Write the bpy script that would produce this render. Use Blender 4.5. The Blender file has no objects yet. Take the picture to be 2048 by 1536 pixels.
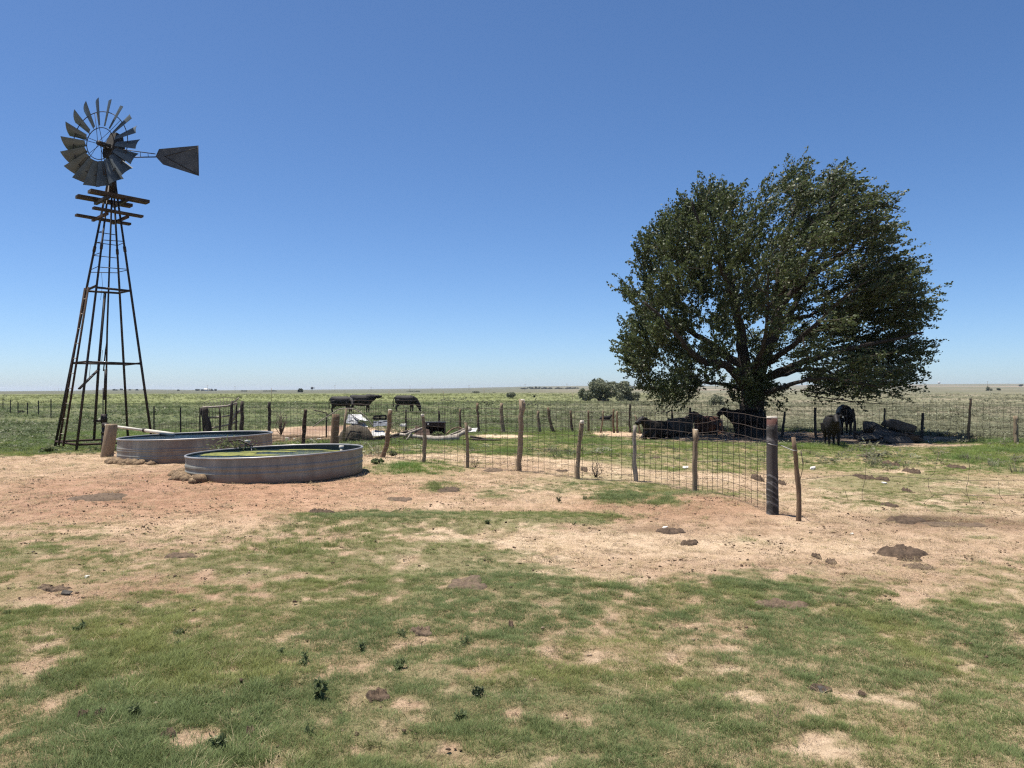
import bpy, bmesh, math, random
import numpy as np
from mathutils import Vector, Matrix, Euler

sc = bpy.context.scene
C = sc.collection
rng = np.random.default_rng(11)
random.seed(5)
R = math.radians

# ------------------------------------------------------------------ camera, light, sky
HC, PITCH, F = 1.65, 0.48, 1547.0
cd = bpy.data.cameras.new('camera'); cd.sensor_width = 36; cd.lens = F/2048*36
cd.clip_start = .1; cd.clip_end = 30000
cam = bpy.data.objects.new('camera', cd); C.objects.link(cam)
cam.location = (0, 0, HC); cam.rotation_euler = (R(90+PITCH), 0, 0)
sc.camera = cam

SUN_EL, SUN_AZ = 74.0, 15.0      # azimuth: degrees from straight left towards the far side
S = Vector((-math.cos(R(SUN_EL))*math.cos(R(SUN_AZ)), math.cos(R(SUN_EL))*math.sin(R(SUN_AZ)), math.sin(R(SUN_EL))))
w = bpy.data.worlds.new('World'); sc.world = w; w.use_nodes = True
nt = w.node_tree; bg = nt.nodes['Background']
sky = nt.nodes.new('ShaderNodeTexSky'); sky.sky_type = 'NISHITA'; sky.sun_disc = False
sky.sun_elevation = R(SUN_EL); sky.sun_rotation = math.atan2(S.x, S.y)
sky.altitude = 0; sky.air_density = .65; sky.dust_density = .5; sky.ozone_density = 6
hs = nt.nodes.new('ShaderNodeHueSaturation'); hs.inputs['Saturation'].default_value = 1.10; hs.inputs['Hue'].default_value = .5
nt.links.new(sky.outputs[0], hs.inputs['Color']); nt.links.new(hs.outputs[0], bg.inputs[0]); bg.inputs[1].default_value = 0.092
sd = bpy.data.lights.new('sun', 'SUN'); sd.energy = 5.0; sd.angle = R(.53); sd.color = (1, .95, .87)
sun = bpy.data.objects.new('sun', sd); C.objects.link(sun); sun.location = (-8, 2, 30)
sun.rotation_euler = S.to_track_quat('Z', 'Y').to_euler()
sc.view_settings.view_transform = 'Standard'; sc.view_settings.look = 'None'
sc.view_settings.exposure = 0.74; sc.view_settings.gamma = 1; sc.view_settings.use_curve_mapping = False
sc.cycles.max_bounces = 6; sc.cycles.diffuse_bounces = 3; sc.cycles.transparent_max_bounces = 6
sc.cycles.use_denoising = False; sc.cycles.use_adaptive_sampling = False; sc.cycles.volume_bounces = 0; sc.cycles.filter_width = 1.25; sc.cycles.sample_clamp_indirect = 4

# ------------------------------------------------------------------ noise
def _h(ix, iy, seed):
    n = (ix.astype(np.int64)*374761393 + iy.astype(np.int64)*668265263 + seed*974634777) & 0xffffffff
    n = ((n ^ (n >> 13))*1274126177) & 0xffffffff
    return ((n ^ (n >> 16)) & 0xffff)/65535.0
def vnoise(x, y, seed=0):
    ix, iy = np.floor(x), np.floor(y); fx, fy = x-ix, y-iy
    fx = fx*fx*(3-2*fx); fy = fy*fy*(3-2*fy)
    a, b, c, d = _h(ix, iy, seed), _h(ix+1, iy, seed), _h(ix, iy+1, seed), _h(ix+1, iy+1, seed)
    return (a+(b-a)*fx)*(1-fy)+(c+(d-c)*fx)*fy
def fbm(x, y, s, o=4, seed=0):
    t = 0; a = 1; n = 0
    for k in range(o):
        t = t+a*vnoise(x/s+17.3*k, y/s-9.1*k, seed+k); n += a; a *= .5; s *= .5
    return t/n
def sstep(a, b, x):
    t = np.clip((x-a)/(b-a), 0, 1); return t*t*(3-2*t)

# ------------------------------------------------------------------ terrain shape and photo-pixel helpers
HPX = [-400, 0, 150, 215, 250, 330, 420, 600, 750, 900, 960, 1060, 1160, 1300, 1600, 1880, 2048, 2500]
HPY = [782, 782.2, 781.2, 779.4, 778.6, 779.2, 780.4, 779.5, 778.2, 776.6, 775.2, 772.8, 771.6, 771.5, 771, 769.6, 769.6, 769]
def H(x, y, fine=True):
    x = np.asarray(x, float); y = np.asarray(y, float); r = np.hypot(x, y)
    px = 1024+F*x/np.maximum(y, 1e-3); px = np.where(y > 1, px, np.where(x < 0, -400, 2500))
    ridge = HC+(781-np.interp(px, HPX, HPY))*3500/F
    z = np.where(r > 150, np.clip((r-150)/3350, 0, 1)**1.5*ridge, 0)
    z = z-sstep(3500, 9000, r)*12
    z = z+.10*np.exp(-(((x+5.6)/4.0)**2+((y-15.6)/3.6)**2)**2)          # dirt pad under the tanks
    z = z+.13*np.exp(-(((x-2.75)/.75)**2+((y-11.0)/.9)**2))              # hummock at the corner post
    z = z+.06*np.exp(-(((x+1)/3.5)**2+((y-9.7)/.5)**2))
    far = sstep(20, 120, r)
    z = z+(fbm(x, y, 9, 2, 5)-.5)*.10*sstep(12, 24, r)+(fbm(x, y, 60, 2, 8)-.5)*.5*far
    if fine:
        n = 1-sstep(35, 60, r)
        z = z+n*((fbm(x, y, .9, 3, 21)-.5)*.055+(fbm(x, y, .17, 2, 31)-.5)*.034)
    return z
H0 = lambda x, y: float(H(np.array([x]), np.array([y]))[0])
_a = R(90+PITCH)
def ray(px, py):
    x, y, z = (px-1024)/F, -(py-768)/F, -1
    return np.array([x, y*math.cos(_a)-z*math.sin(_a), y*math.sin(_a)+z*math.cos(_a)])
def pt(px, py, d):                       # the point at distance d (along y) behind a photo pixel
    v = ray(px, py); return np.array([0, 0, HC])+v*(d/v[1])
def at(px, py):                          # the ground point a photo pixel shows
    v = ray(px, py); z = 0
    for _ in range(12):
        t = (z-HC)/v[2]; p = v*t; z = H0(p[0], p[1])
    return np.array([p[0], p[1], z])

# ------------------------------------------------------------------ ground cover map (world space)
E1 = ([-400, 0, 300, 600, 800, 950, 1050, 1150, 1300, 1500, 1700, 1850, 2048, 2500], [1072, 1072, 1095, 1070, 1058, 1062, 1090, 1120, 1140, 1108, 1125, 1135, 1095, 1080])
E2 = ([-400, 0, 100, 220, 380, 740, 900, 1040, 1300, 1500, 1700, 1850, 2048, 2500], [914, 913, 913, 904, 895, 914, 911, 916, 938, 948, 947, 942, 953, 957])
BL = [(840, 940, 110, 17, 1.0), (1010, 1036, 210, 11, 2.0), (750, 1031, 130, 10, 1.8), (1140, 1043, 95, 10, 1.8), (880, 1058, 260, 13, .5), (90, 1055, 120, 9, .55),
      (350, 1070, 220, 15, .3), (990, 990, 45, 12, .7), (1240, 1000, 45, 11, 1.0), (1330, 1013, 32, 8, .8), (1150, 962, 170, 20, .5),
      (1300, 985, 120, 25, .45), (1450, 985, 90, 18, .5), (880, 975, 45, 10, .7), (1780, 962, 130, 13, .75), (1900, 955, 150, 13, .8),
      (1700, 972, 90, 12, .75), (1800, 1000, 220, 22, .48), (1960, 985, 130, 12, .5), (1965, 1076, 45, 4, .6), (1500, 1085, 60, 5, .3), (1120, 1065, 60, 6, .35),
      (1240, 868, 60, 6, -1.3), (1000, 873, 70, 4, -1), (1600, 875, 335, 11, -1.6), (1830, 892, 150, 4, -1.2), (630, 865, 75, 20, -1.3), (560, 862, 60, 14, -.9),
      (740, 865, 110, 14, -.9), (1080, 890, 160, 4, -.2), (1790, 943, 60, 5, -.9),
      (330, 1172, 290, 38, -.5), (120, 1195, 90, 14, -.35), (930, 1170, 90, 14, -.3), (1370, 1252, 60, 9, -.6), (1460, 1300, 50, 10, -.4),
      (700, 1195, 160, 25, -.2), (1060, 1210, 120, 14, -.2), (60, 1330, 60, 22, -.7), (130, 1390, 60, 30, -.5), (400, 1470, 80, 30, -.35), (1750, 1390, 60, 18, -.35),
      (1650, 1500, 80, 25, -.3), (830, 1410, 40, 25, -.4), (1010, 1330, 60, 20, -.3), (480, 1340, 60, 25, -.3), (850, 1500, 60, 30, -.35),
      (60, 1500, 100, 60, .4), (1300, 1480, 220, 60, .25), (1850, 1250, 220, 60, .2), (600, 1260, 200, 40, .2)]
def ext(px, py, rx, ry):
    v = ray(px, py); t = -HC/v[2]; d = v[1]*t
    return v[0]*t, d, rx*d/F, ry*d*d/(F*HC)
BLW = [ext(*b[:4])+(b[4],) for b in BL]
def cover(x, y):
    ys = np.maximum(y, .6); px = 1024+F*x/ys; py = 781+HC*F/ys
    e1, e2 = np.interp(px, *E1), np.interp(px, *E2)
    wob = (fbm(x, y, 1.6, 3, 77)-.5)
    d1 = HC*F/(e1-781); d2 = HC*F/(e2-781)
    lawn = .58*(1-sstep(d1-1.0, d1+.9, ys+wob*2.2))+.38*(1-sstep(d1-1.5, d1-.1, ys+wob*1.8))
    back = sstep(d2-.6, d2+.9, ys+wob*2.8)
    c = np.maximum(lawn, .11)*(1-back)+1.15*back
    c = np.where(y < 1, .85, c)
    for (bx, by, rx, ry, v) in BLW:
        q = ((x-bx)/rx)**2+((y-by)/ry)**2
        q = q*(.55+.9*(wob+.5)); c = c+v*np.exp(-q**(1.2 if v > 0 else 1.8))
    n = fbm(x, y, 1.1, 5, 3)-.5; n2 = fbm(x, y, .25, 3, 14)-.5
    n3 = fbm(x, y, .12, 2, 24)-.5; amp = np.where(y > 14, .32, 1.0)
    return np.clip(c+(n*.45+n2*1.5+n3*1.9)*amp*np.clip(c, .22, .75)-.03, 0, 1)

# ------------------------------------------------------------------ mesh helpers
def mesh_np(name, V, Fs, mat, smooth=True, mats=None):
    me = bpy.data.meshes.new(name)
    if isinstance(Fs, np.ndarray):
        n, k = Fs.shape
        me.vertices.add(len(V)); me.vertices.foreach_set('co', np.asarray(V, np.float32).ravel())
        me.loops.add(n*k); me.loops.foreach_set('vertex_index', Fs.astype(np.int32).ravel())
        me.polygons.add(n); me.polygons.foreach_set('loop_start', np.arange(0, n*k, k, dtype=np.int32))
        try: me.polygons.foreach_set('loop_total', np.full(n, k, np.int32))
        except Exception: pass
        me.update(calc_edges=True)
    else:
        me.from_pydata([tuple(map(float, v)) for v in V], [], Fs)
    if mat is not None: me.materials.append(mat)
    if smooth: me.polygons.foreach_set('use_smooth', np.ones(len(me.polygons), bool))
    me.validate(); return me

class MB:
    def __init__(s): s.v = []; s.f = []; s.n = 0
    def add(s, V, Fs):
        V = np.asarray(V, float); s.v.append(V); o = s.n
        s.f += [tuple(int(i)+o for i in f) for f in Fs]; s.n += len(V); return s
    def tube(s, P, rad, sides=8, cap=True, jit=0, ell=1.0):
        P = np.asarray(P, float); n = len(P); rad = np.broadcast_to(np.asarray(rad, float), (n,))
        t = np.gradient(P, axis=0); t /= np.linalg.norm(t, axis=1)[:, None]+1e-9
        u = np.cross(t[0], [0, 0, 1.]); u = u if np.linalg.norm(u) > .05 else np.cross(t[0], [1., 0, 0]); u /= np.linalg.norm(u)
        V = []; an = np.arange(sides)*2*math.pi/sides
        for i in range(n):
            u = u-t[i]*np.dot(u, t[i]); u /= np.linalg.norm(u)+1e-9; b = np.cross(t[i], u)
            rr = rad[i]*(1+(rng.random(sides)-.5)*jit)
            V.append(P[i]+np.outer(np.cos(an)*rr, u)+np.outer(np.sin(an)*rr*ell, b))
        V = np.concatenate(V); Fs = []
        for i in range(n-1):
            for j in range(sides):
                k = (j+1) % sides; Fs.append((i*sides+j, i*sides+k, (i+1)*sides+k, (i+1)*sides+j))
        if cap: Fs.append(tuple(range(sides))[::-1]); Fs.append(tuple((n-1)*sides+j for j in range(sides)))
        return s.add(V, Fs)
    def box(s, c, size, M=None):
        V = np.array([[x, y, z] for x in (-.5, .5) for y in (-.5, .5) for z in (-.5, .5)])*np.asarray(size, float)
        if M is not None: V = V@np.asarray(M).T
        return s.add(V+np.asarray(c, float), [(0, 1, 3, 2), (4, 6, 7, 5), (0, 4, 5, 1), (2, 3, 7, 6), (0, 2, 6, 4), (1, 5, 7, 3)])
    def board(s, a, b, wd, th, up=(0, 0, 1)):
        a = np.asarray(a, float); b = np.asarray(b, float); x = b-a; L = np.linalg.norm(x); x /= L
        y = np.cross(up, x); y /= np.linalg.norm(y)+1e-9; z = np.cross(x, y)
        return s.box((a+b)/2, (L, wd, th), np.stack([x, y, z], 1))
def batch_tubes(P, Rd, sides=3):          # P (N,K,3), Rd (N,K)
    N, K, _ = P.shape; t = np.gradient(P, axis=1); t /= np.linalg.norm(t, axis=2, keepdims=True)+1e-9
    ref = np.where(np.abs(t[..., 2:3]) < .9, np.array([0, 0, 1.]), np.array([1., 0, 0]))
    u = np.cross(t, ref); u /= np.linalg.norm(u, axis=2, keepdims=True)+1e-9; b = np.cross(t, u)
    an = np.arange(sides)*2*math.pi/sides
    V = P[:, :, None, :]+Rd[:, :, None, None]*(np.cos(an)[:, None]*u[:, :, None, :]+np.sin(an)[:, None]*b[:, :, None, :])
    base = (np.arange(N)*K*sides)[:, None, None]; i = (np.arange(K-1)*sides)[None, :, None]; j = np.arange(sides)[None, None, :]; k = (j+1) % sides
    q = np.stack([base+i+j, base+i+k, base+i+sides+k, base+i+sides+j], -1).reshape(-1, 4)
    return V.reshape(-1, 3), q

def tag(o, label=None, cat=None, group=None, kind=None):
    if label: o['label'] = label
    if cat: o['category'] = cat
    if group: o['group'] = group
    if kind: o['kind'] = kind
    return o
def link(name, me, loc=(0, 0, 0), parent=None):
    o = bpy.data.objects.new(name, me); C.objects.link(o); o.location = loc
    if parent is not None: o.parent = parent
    return o
def thing(name, loc, label, cat, group=None):
    o = bpy.data.objects.new(name, None); C.objects.link(o); o.location = tuple(map(float, loc)); o.empty_display_size = .2
    return tag(o, label, cat, group)
def wloc(o):
    v = Vector(o.location)
    while o.parent: o = o.parent; v += Vector(o.location)
    return np.array(v)
def part(name, mb, mat, parent, smooth=True, label=None):      # mesh given in world space, hung under its parent
    V = np.concatenate(mb.v)-wloc(parent)
    o = link(name, mesh_np(name, V, mb.f, mat, smooth), parent=parent)
    if label: o['label'] = label
    return o
def single(name, mb, mat, base, label, cat, group=None, smooth=True):
    base = np.asarray(base, float); V = np.concatenate(mb.v)-base
    return tag(link(name, mesh_np(name, V, mb.f, mat, smooth), base), label, cat, group)

# ------------------------------------------------------------------ materials
def newmat(name):
    m = bpy.data.materials.new(name); m.use_nodes = True; n = m.node_tree
    return m, n, n.nodes['Principled BSDF']
def nd(n, t, **k):
    x = n.nodes.new(t)
    for a, b in k.items():
        if a.startswith('i_'): x.inputs[a[2:].replace('_', ' ')].default_value = b
        else: setattr(x, a, b)
    return x
def ramp(n, src, stops):
    r = n.nodes.new('ShaderNodeValToRGB'); e = r.color_ramp.elements
    while len(e) < len(stops): e.new(.5)
    for k, (p, c) in enumerate(stops): e[k].position = p; e[k].color = (*c, 1) if len(c) == 3 else c
    n.links.new(src, r.inputs[0]); return r
def mixc(n, fac, a, b, mode='MIX'):
    x = n.nodes.new('ShaderNodeMix'); x.data_type = 'RGBA'; x.blend_type = mode
    for s, v in ((0, fac), (6, a), (7, b)):
        if hasattr(v, 'is_linked') or hasattr(v, 'links'): n.links.new(v, x.inputs[s])
        else: x.inputs[s].default_value = v if s == 0 else (*v, 1)
    return x.outputs[2]
def noisy(name, c1, c2, scale=6, rough=.8, metal=0, bump=.3, stretch=(1, 1, 1), c3=None, bscale=None, spec=.3, detail=6, dist=.02):
    m, n, b = newmat(name)
    tc = nd(n, 'ShaderNodeTexCoord'); mp = nd(n, 'ShaderNodeMapping'); mp.inputs['Scale'].default_value = stretch
    n.links.new(tc.outputs['Object'], mp.inputs[0])
    t = nd(n, 'ShaderNodeTexNoise', i_Scale=scale, i_Detail=detail, i_Roughness=.65); n.links.new(mp.outputs[0], t.inputs['Vector'])
    st = [(.32, c1), (.68, c2)]
    if c3: st = [(.28, c1), (.5, c2), (.7, c3)]
    r = ramp(n, t.outputs[0], st); n.links.new(r.outputs[0], b.inputs['Base Color'])
    b.inputs['Roughness'].default_value = rough; b.inputs['Metallic'].default_value = metal; b.inputs['Specular IOR Level'].default_value = spec
    if bump:
        t2 = nd(n, 'ShaderNodeTexNoise', i_Scale=bscale or scale*3, i_Detail=5.); n.links.new(mp.outputs[0], t2.inputs['Vector'])
        bp = nd(n, 'ShaderNodeBump', i_Strength=bump, i_Distance=dist); n.links.new(t2.outputs[0], bp.inputs['Height']); n.links.new(bp.outputs[0], b.inputs['Normal'])
    return m
def leafmat(name, c1, c2, trans=.35, rough=.55, spec=.25, inst=False, dry=None):
    m, n, b = newmat(name)
    if inst:
        at_ = nd(n, 'ShaderNodeAttribute', attribute_type='INSTANCER', attribute_name='tint')
        col = at_.outputs['Color']
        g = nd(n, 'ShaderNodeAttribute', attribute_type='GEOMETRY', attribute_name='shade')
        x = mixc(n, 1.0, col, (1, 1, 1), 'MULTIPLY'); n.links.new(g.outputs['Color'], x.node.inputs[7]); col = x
    else:
        g = nd(n, 'ShaderNodeNewGeometry'); r = ramp(n, g.outputs['Random Per Island'], [(0, c1), (1, c2)]); col = r.outputs[0]
    n.links.new(col, b.inputs['Base Color']); b.inputs['Roughness'].default_value = rough; b.inputs['Specular IOR Level'].default_value = spec
    tr = nd(n, 'ShaderNodeBsdfTranslucent'); n.links.new(col, tr.inputs[0])
    mx = nd(n, 'ShaderNodeMixShader'); mx.inputs[0].default_value = trans
    n.links.new(b.outputs[0], mx.inputs[1]); n.links.new(tr.outputs[0], mx.inputs[2])
    n.links.new(mx.outputs[0], n.nodes['Material Output'].inputs[0]); return m

M = {}
M['post_grey'] = noisy('weathered_wood', (.09, .062, .038), (.27, .205, .135), 13, .9, 0, .8, (1, 1, .12), (.19, .14, .09), 30)
M['post_brown'] = noisy('brown_wood', (.06, .040, .025), (.19, .128, .078), 13, .9, 0, .7, (1, 1, .12), (.10, .07, .05), 30)
M['post_dark'] = noisy('dark_wood', (.025, .02, .017), (.085, .068, .055), 13, .9, 0, .6, (1, 1, .15))
M['post_pale'] = noisy('pale_wood', (.45, .40, .33), (.66, .60, .52), 9, .9, 0, .4)
M['bleached'] = noisy('bleached_wood', (.16, .13, .11), (.42, .37, .30), 14, .9, 0, .6, (1, 1, .2))
M['plank'] = noisy('old_plank', (.028, .022, .018), (.085, .062, .046), 6, .9, 0, .5)
M['wire'] = noisy('rusty_wire', (.055, .042, .034), (.12, .095, .08), 3, .7, .2, 0)
M['galv_wire'] = noisy('galvanised_wire', (.20, .19, .18), (.34, .33, .32), 3, .5, .5, 0)
M['steel'] = noisy('rusty_steel', (.020, .018, .018), (.050, .038, .032), 5, .6, .3, .15)
M['rust'] = noisy('rust', (.026, .016, .012), (.075, .042, .029), 8, .85, .1, .3)
M['blade'] = noisy('old_galvanised_sheet', (.036, .047, .053), (.080, .100, .108), 3, .5, .15, .1, spec=.5)
M['vane'] = noisy('grey_vane_sheet', (.060, .066, .072), (.11, .118, .125), 4, .6, .35, .08)
M['tank_inside'] = noisy('dark_inner_wall', (.035, .037, .028), (.085, .085, .065), 6, .6, 0, .2)  # inner tank wall, coloured darker and more olive than the outside
M['gear'] = noisy('black_greasy_iron', (.010, .009, .008), (.03, .024, .02), 6, .7, .2, .2)
M['pvc'] = noisy('pale_pipe', (.42, .38, .31), (.60, .56, .48), 4, .5, 0, .05)
M['white'] = noisy('dirty_white_sheet', (.30, .295, .28), (.58, .57, .545), 4, .6, .1, .25)
M['grey_metal'] = noisy('grey_metal', (.20, .20, .20), (.34, .34, .34), 5, .6, .3, .2)
M['blue_metal'] = noisy('blue_grey_metal', (.05, .058, .075), (.10, .11, .13), 5, .6, .3, .15)
M['stump'] = noisy('rotten_wood', (.035, .027, .02), (.12, .10, .07), 8, .95, 0, .8)
M['bark'] = noisy('bark', (.018, .014, .011), (.065, .052, .042), 7, .95, 0, 1.0, (1, 1, .25), dist=.05)
M['rock'] = noisy('grey_rock', (.032, .028, .024), (.11, .098, .084), 5, .95, 0, .7, dist=.04)
M['palerock'] = noisy('pale_stone', (.5, .46, .4), (.72, .69, .63), 12, .9, 0, .3)
M['dung'] = noisy('dry_dung', (.035, .024, .016), (.12, .082, .055), 22, .97, 0, 1.0, bscale=45)
M['dung_old'] = noisy('old_grey_dung', (.06, .042, .029), (.17, .12, .08), 22, .97, 0, 1.0, bscale=45)
M['cow_black'] = noisy('black_hide', (.006, .005, .0045), (.015, .0125, .011), 4, .6, 0, .2, spec=.2)
M['cow_brown'] = noisy('red_brown_hide', (.07, .03, .018), (.13, .058, .034), 4, .65, 0, .15)
M['cow_grey'] = noisy('grey_brown_hide', (.035, .028, .022), (.09, .073, .058), 4, .65, 0, .15)
M['mud_clod'] = noisy('straw_and_mud', (.07, .045, .028), (.30, .21, .125), 18, .97, 0, 1.0, bscale=60)
M['algae'] = noisy('green_algae', (.06, .075, .012), (.23, .225, .045), 9, .7, 0, .5)
M['leaf'] = leafmat('poplar_leaf', (.045, .064, .022), (.105, .128, .048), .34, .5, .35)
M['shrub_leaf'] = leafmat('sage_leaf', (.15, .165, .10), (.23, .24, .155), .3)
M['dark_leaf'] = leafmat('dark_leaf', (.045, .06, .03), (.08, .10, .05), .25)
M['weed_leaf'] = leafmat('weed_leaf', (.11, .145, .06), (.19, .215, .10), .4)
M['far_leaf'] = leafmat('far_tree_leaf', (.075, .085, .06), (.11, .12, .085), .25)
M['dry_twig'] = noisy('dry_twig', (.06, .045, .035), (.15, .12, .09), 8, .9, 0, 0)
M['tuft'] = leafmat('grass_blade', None, None, .35, .6, .15, inst=True)

def ground_mat():
    m, n, b = newmat('prairie_ground')
    L = n.links.new
    tc = nd(n, 'ShaderNodeTexCoord'); co = tc.outputs['Object']
    cov = nd(n, 'ShaderNodeAttribute', attribute_name='cover').outputs['Fac']
    gc = nd(n, 'ShaderNodeAttribute', attribute_name='soil').outputs['Color']
    def noise(s, d=5., r=.6):
        t = nd(n, 'ShaderNodeTexNoise', i_Scale=s, i_Detail=d, i_Roughness=r); L(co, t.inputs['Vector']); return t.outputs[0]
    nA, nB, nC = noise(2.2, 6, .7), noise(11., 6, .75), noise(55., 4, .7)
    vA = ramp(n, nA, [(.3, (.80, .76, .72)), (.7, (1.12, 1.14, 1.16))]).outputs[0]
    vB = ramp(n, nB, [(.33, (.50, .45, .41)), (.45, (.94, .92, .90)), (.72, (1.14, 1.15, 1.16))]).outputs[0]
    vC = ramp(n, nC, [(.30, (.62, .58, .54)), (.45, (1, 1, 1)), (.7, (1.08, 1.08, 1.08))]).outputs[0]
    col = mixc(n, 1., gc, vA, 'MULTIPLY'); col = mixc(n, .8, col, vB, 'MULTIPLY'); col = mixc(n, .9, col, vC, 'MULTIPLY')
    # scattered crumbs of dung and straw
    vo = nd(n, 'ShaderNodeTexVoronoi', i_Scale=16.); L(co, vo.inputs['Vector'])
    cr = ramp(n, vo.outputs['Distance'], [(.10, (1, 1, 1)), (.17, (0, 0, 0))]).outputs[0]
    gate = ramp(n, noise(1.3, 3, .6), [(.45, (0, 0, 0)), (.62, (.9, .9, .9))]).outputs[0]
    cm = mixc(n, 1., cr, gate, 'MULTIPLY')
    col = mixc(n, cm, col, (.14, .095, .06))
    L(col, b.inputs['Base Color']); b.inputs['Roughness'].default_value = .95; b.inputs['Specular IOR Level'].default_value = .1
    ad = nd(n, 'ShaderNodeMath', operation='ADD'); L(nB, ad.inputs[0])
    ml = nd(n, 'ShaderNodeMath', operation='MULTIPLY'); ml.inputs[1].default_value = .45; L(nC, ml.inputs[0]); L(ml.outputs[0], ad.inputs[1])
    hv = nd(n, 'ShaderNodeTexVoronoi', feature='SMOOTH_F1', i_Scale=4.2); L(co, hv.inputs['Vector'])
    hp_ = ramp(n, hv.outputs['Distance'], [(.12, (0, 0, 0)), (.30, (1, 1, 1))]).outputs[0]
    hm_ = nd(n, 'ShaderNodeMath', operation='MULTIPLY_ADD'); hm_.inputs[1].default_value = .30; L(hp_, hm_.inputs[0]); L(ad.outputs[0], hm_.inputs[2]); ad = hm_
    bp = nd(n, 'ShaderNodeBump', i_Strength=1.0, i_Distance=.075); L(ad.outputs[0], bp.inputs['Height']); L(bp.outputs[0], b.inputs['Normal'])
    return m
M['ground'] = ground_mat()

# ------------------------------------------------------------------ ground sheet
def soil_colour(x, y, cv):
    r = np.hypot(x, y); ys = np.maximum(y, .6); px = 1024+F*x/ys
    lerp = lambda a, b, t: a+(b-a)*t[:, None]
    A = np.array
    sand = lerp(A([[.70, .535, .365]]).repeat(len(x), 0), A([.58, .415, .28]), sstep(.40, .62, fbm(x, y, 1.9, 5, 40)))
    for (bx, by, rx, ry), c, k in ((ext(1350, 1092, 560, 24), (.78, .60, .41), .65), (ext(200, 1058, 420, 16), (.80, .62, .425), .7), (ext(1500, 960, 500, 14), (.72, .55, .38), .6), (ext(430, 985, 430, 48), (.54, .30, .185), .95), (ext(1330, 1015, 230, 28), (.53, .315, .195), .85), (ext(250, 985, 260, 50), (.42, .26, .175), .7), (ext(1920, 1045, 190, 16), (.22, .135, .085), .9), (ext(1840, 1037, 60, 9), (.09, .06, .04), .9),
                                   (ext(330, 1175, 200, 26), (.40, .235, .15), .7), (ext(1340, 1020, 160, 30), (.42, .265, .17), .7), (ext(650, 985, 350, 40), (.52, .34, .225), .5),
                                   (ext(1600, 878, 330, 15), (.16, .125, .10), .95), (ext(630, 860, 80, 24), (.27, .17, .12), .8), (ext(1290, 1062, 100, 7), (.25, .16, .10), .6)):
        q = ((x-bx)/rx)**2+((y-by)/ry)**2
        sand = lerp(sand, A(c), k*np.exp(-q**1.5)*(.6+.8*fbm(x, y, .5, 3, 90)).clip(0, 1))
    straw = lerp(A([[.36, .285, .155]]).repeat(len(x), 0), A([.20, .205, .085]), sstep(.4, .6, fbm(x, y, 1.3, 4, 55)))
    g = lerp(sand, straw, sstep(.15, .75, cv)*.75)
    # open pasture beyond the pens
    green = lerp(A([[.125, .15, .066]]).repeat(len(x), 0), A([.17, .18, .088]), sstep(.4, .6, fbm(x, y, 7, 4, 60)))
    right = sstep(900, 1500, px)
    olive = lerp(A([[.185, .18, .112]]).repeat(len(x), 0), A([.235, .21, .145]), sstep(.4, .62, fbm(x*.4, y*.15, 5, 4, 66)))
    past = lerp(green, olive, right*sstep(24, 45, r))
    yg = A([.205, .225, .09]); past = lerp(past, yg, (1-right)*sstep(75, 120, r)*(.55+.8*(fbm(x*.1, y*.05, 6, 3, 70)-.3)).clip(0, 1))
    past = lerp(past, A([.18, .20, .085]), (1-right)*.5*sstep(190, 230, r)*(1-sstep(240, 300, r)))
    past = lerp(past, A([.115, .12, .085]), sstep(300, 480, r)*(1-right*.4))
    past = lerp(past, A([.30, .235, .185]), right*sstep(.52, .62, fbm(x*.03, y*.012, 6, 3, 71))*sstep(150, 400, r)*.7)
    g = lerp(g, past, sstep(21, 30, r)*sstep(.25, .7, cv))
    v = 1+(fbm(x*.25, y*.08, 4, 4, 75)-.5)*.35*sstep(40, 100, r)
    return np.clip(g*v[:, None], .01, .9)
rad = [.0]
r_ = .5
while r_ < 9000:
    rad.append(r_); r_ *= 1.05 if r_ < 2.2 else (1.0075 if r_ < 32 else 1.028)
rad = np.array(rad[1:])
ang = np.concatenate([np.arange(-50, 50, .2), np.arange(50, 310, 2.6)])
A_, R_ = np.meshgrid(np.radians(ang), rad)
gx, gy = (np.sin(A_)*R_).ravel(), (np.cos(A_)*R_).ravel()
cv = cover(gx, gy); gz = H(gx, gy)
gz += cv*(fbm(gx, gy, .25, 2, 44)-.3)*.02*(np.hypot(gx, gy) < 40)
nr, na = R_.shape
i, j = np.meshgrid(np.arange(nr-1), np.arange(na), indexing='ij'); k = (j+1) % na
Q = np.stack([i*na+j, (i+1)*na+j, (i+1)*na+k, i*na+k], -1).reshape(-1, 4)[:, ::-1]
me = mesh_np('ground', np.stack([gx, gy, gz], 1), Q, M['ground'])
me.attributes.new('cover', 'FLOAT', 'POINT').data.foreach_set('value', cv.astype(np.float32))
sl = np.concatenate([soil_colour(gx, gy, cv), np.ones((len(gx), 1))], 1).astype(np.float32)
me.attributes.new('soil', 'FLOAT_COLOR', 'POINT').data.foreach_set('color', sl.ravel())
bm = bmesh.new(); bm.from_mesh(me); bm.verts.ensure_lookup_table()
bm.faces.new([bm.verts[q] for q in range(na)][::-1]); bmesh.ops.recalc_face_normals(bm, faces=bm.faces[:]); bm.to_mesh(me); bm.free()
me.polygons.foreach_set('use_smooth', np.ones(len(me.polygons), bool))
if me.polygons[1000].normal.z < 0: me.flip_normals()
ground = tag(link('ground', me), 'open ground of bare sand, patchy lawn and flat green pasture', kind='structure')

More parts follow.
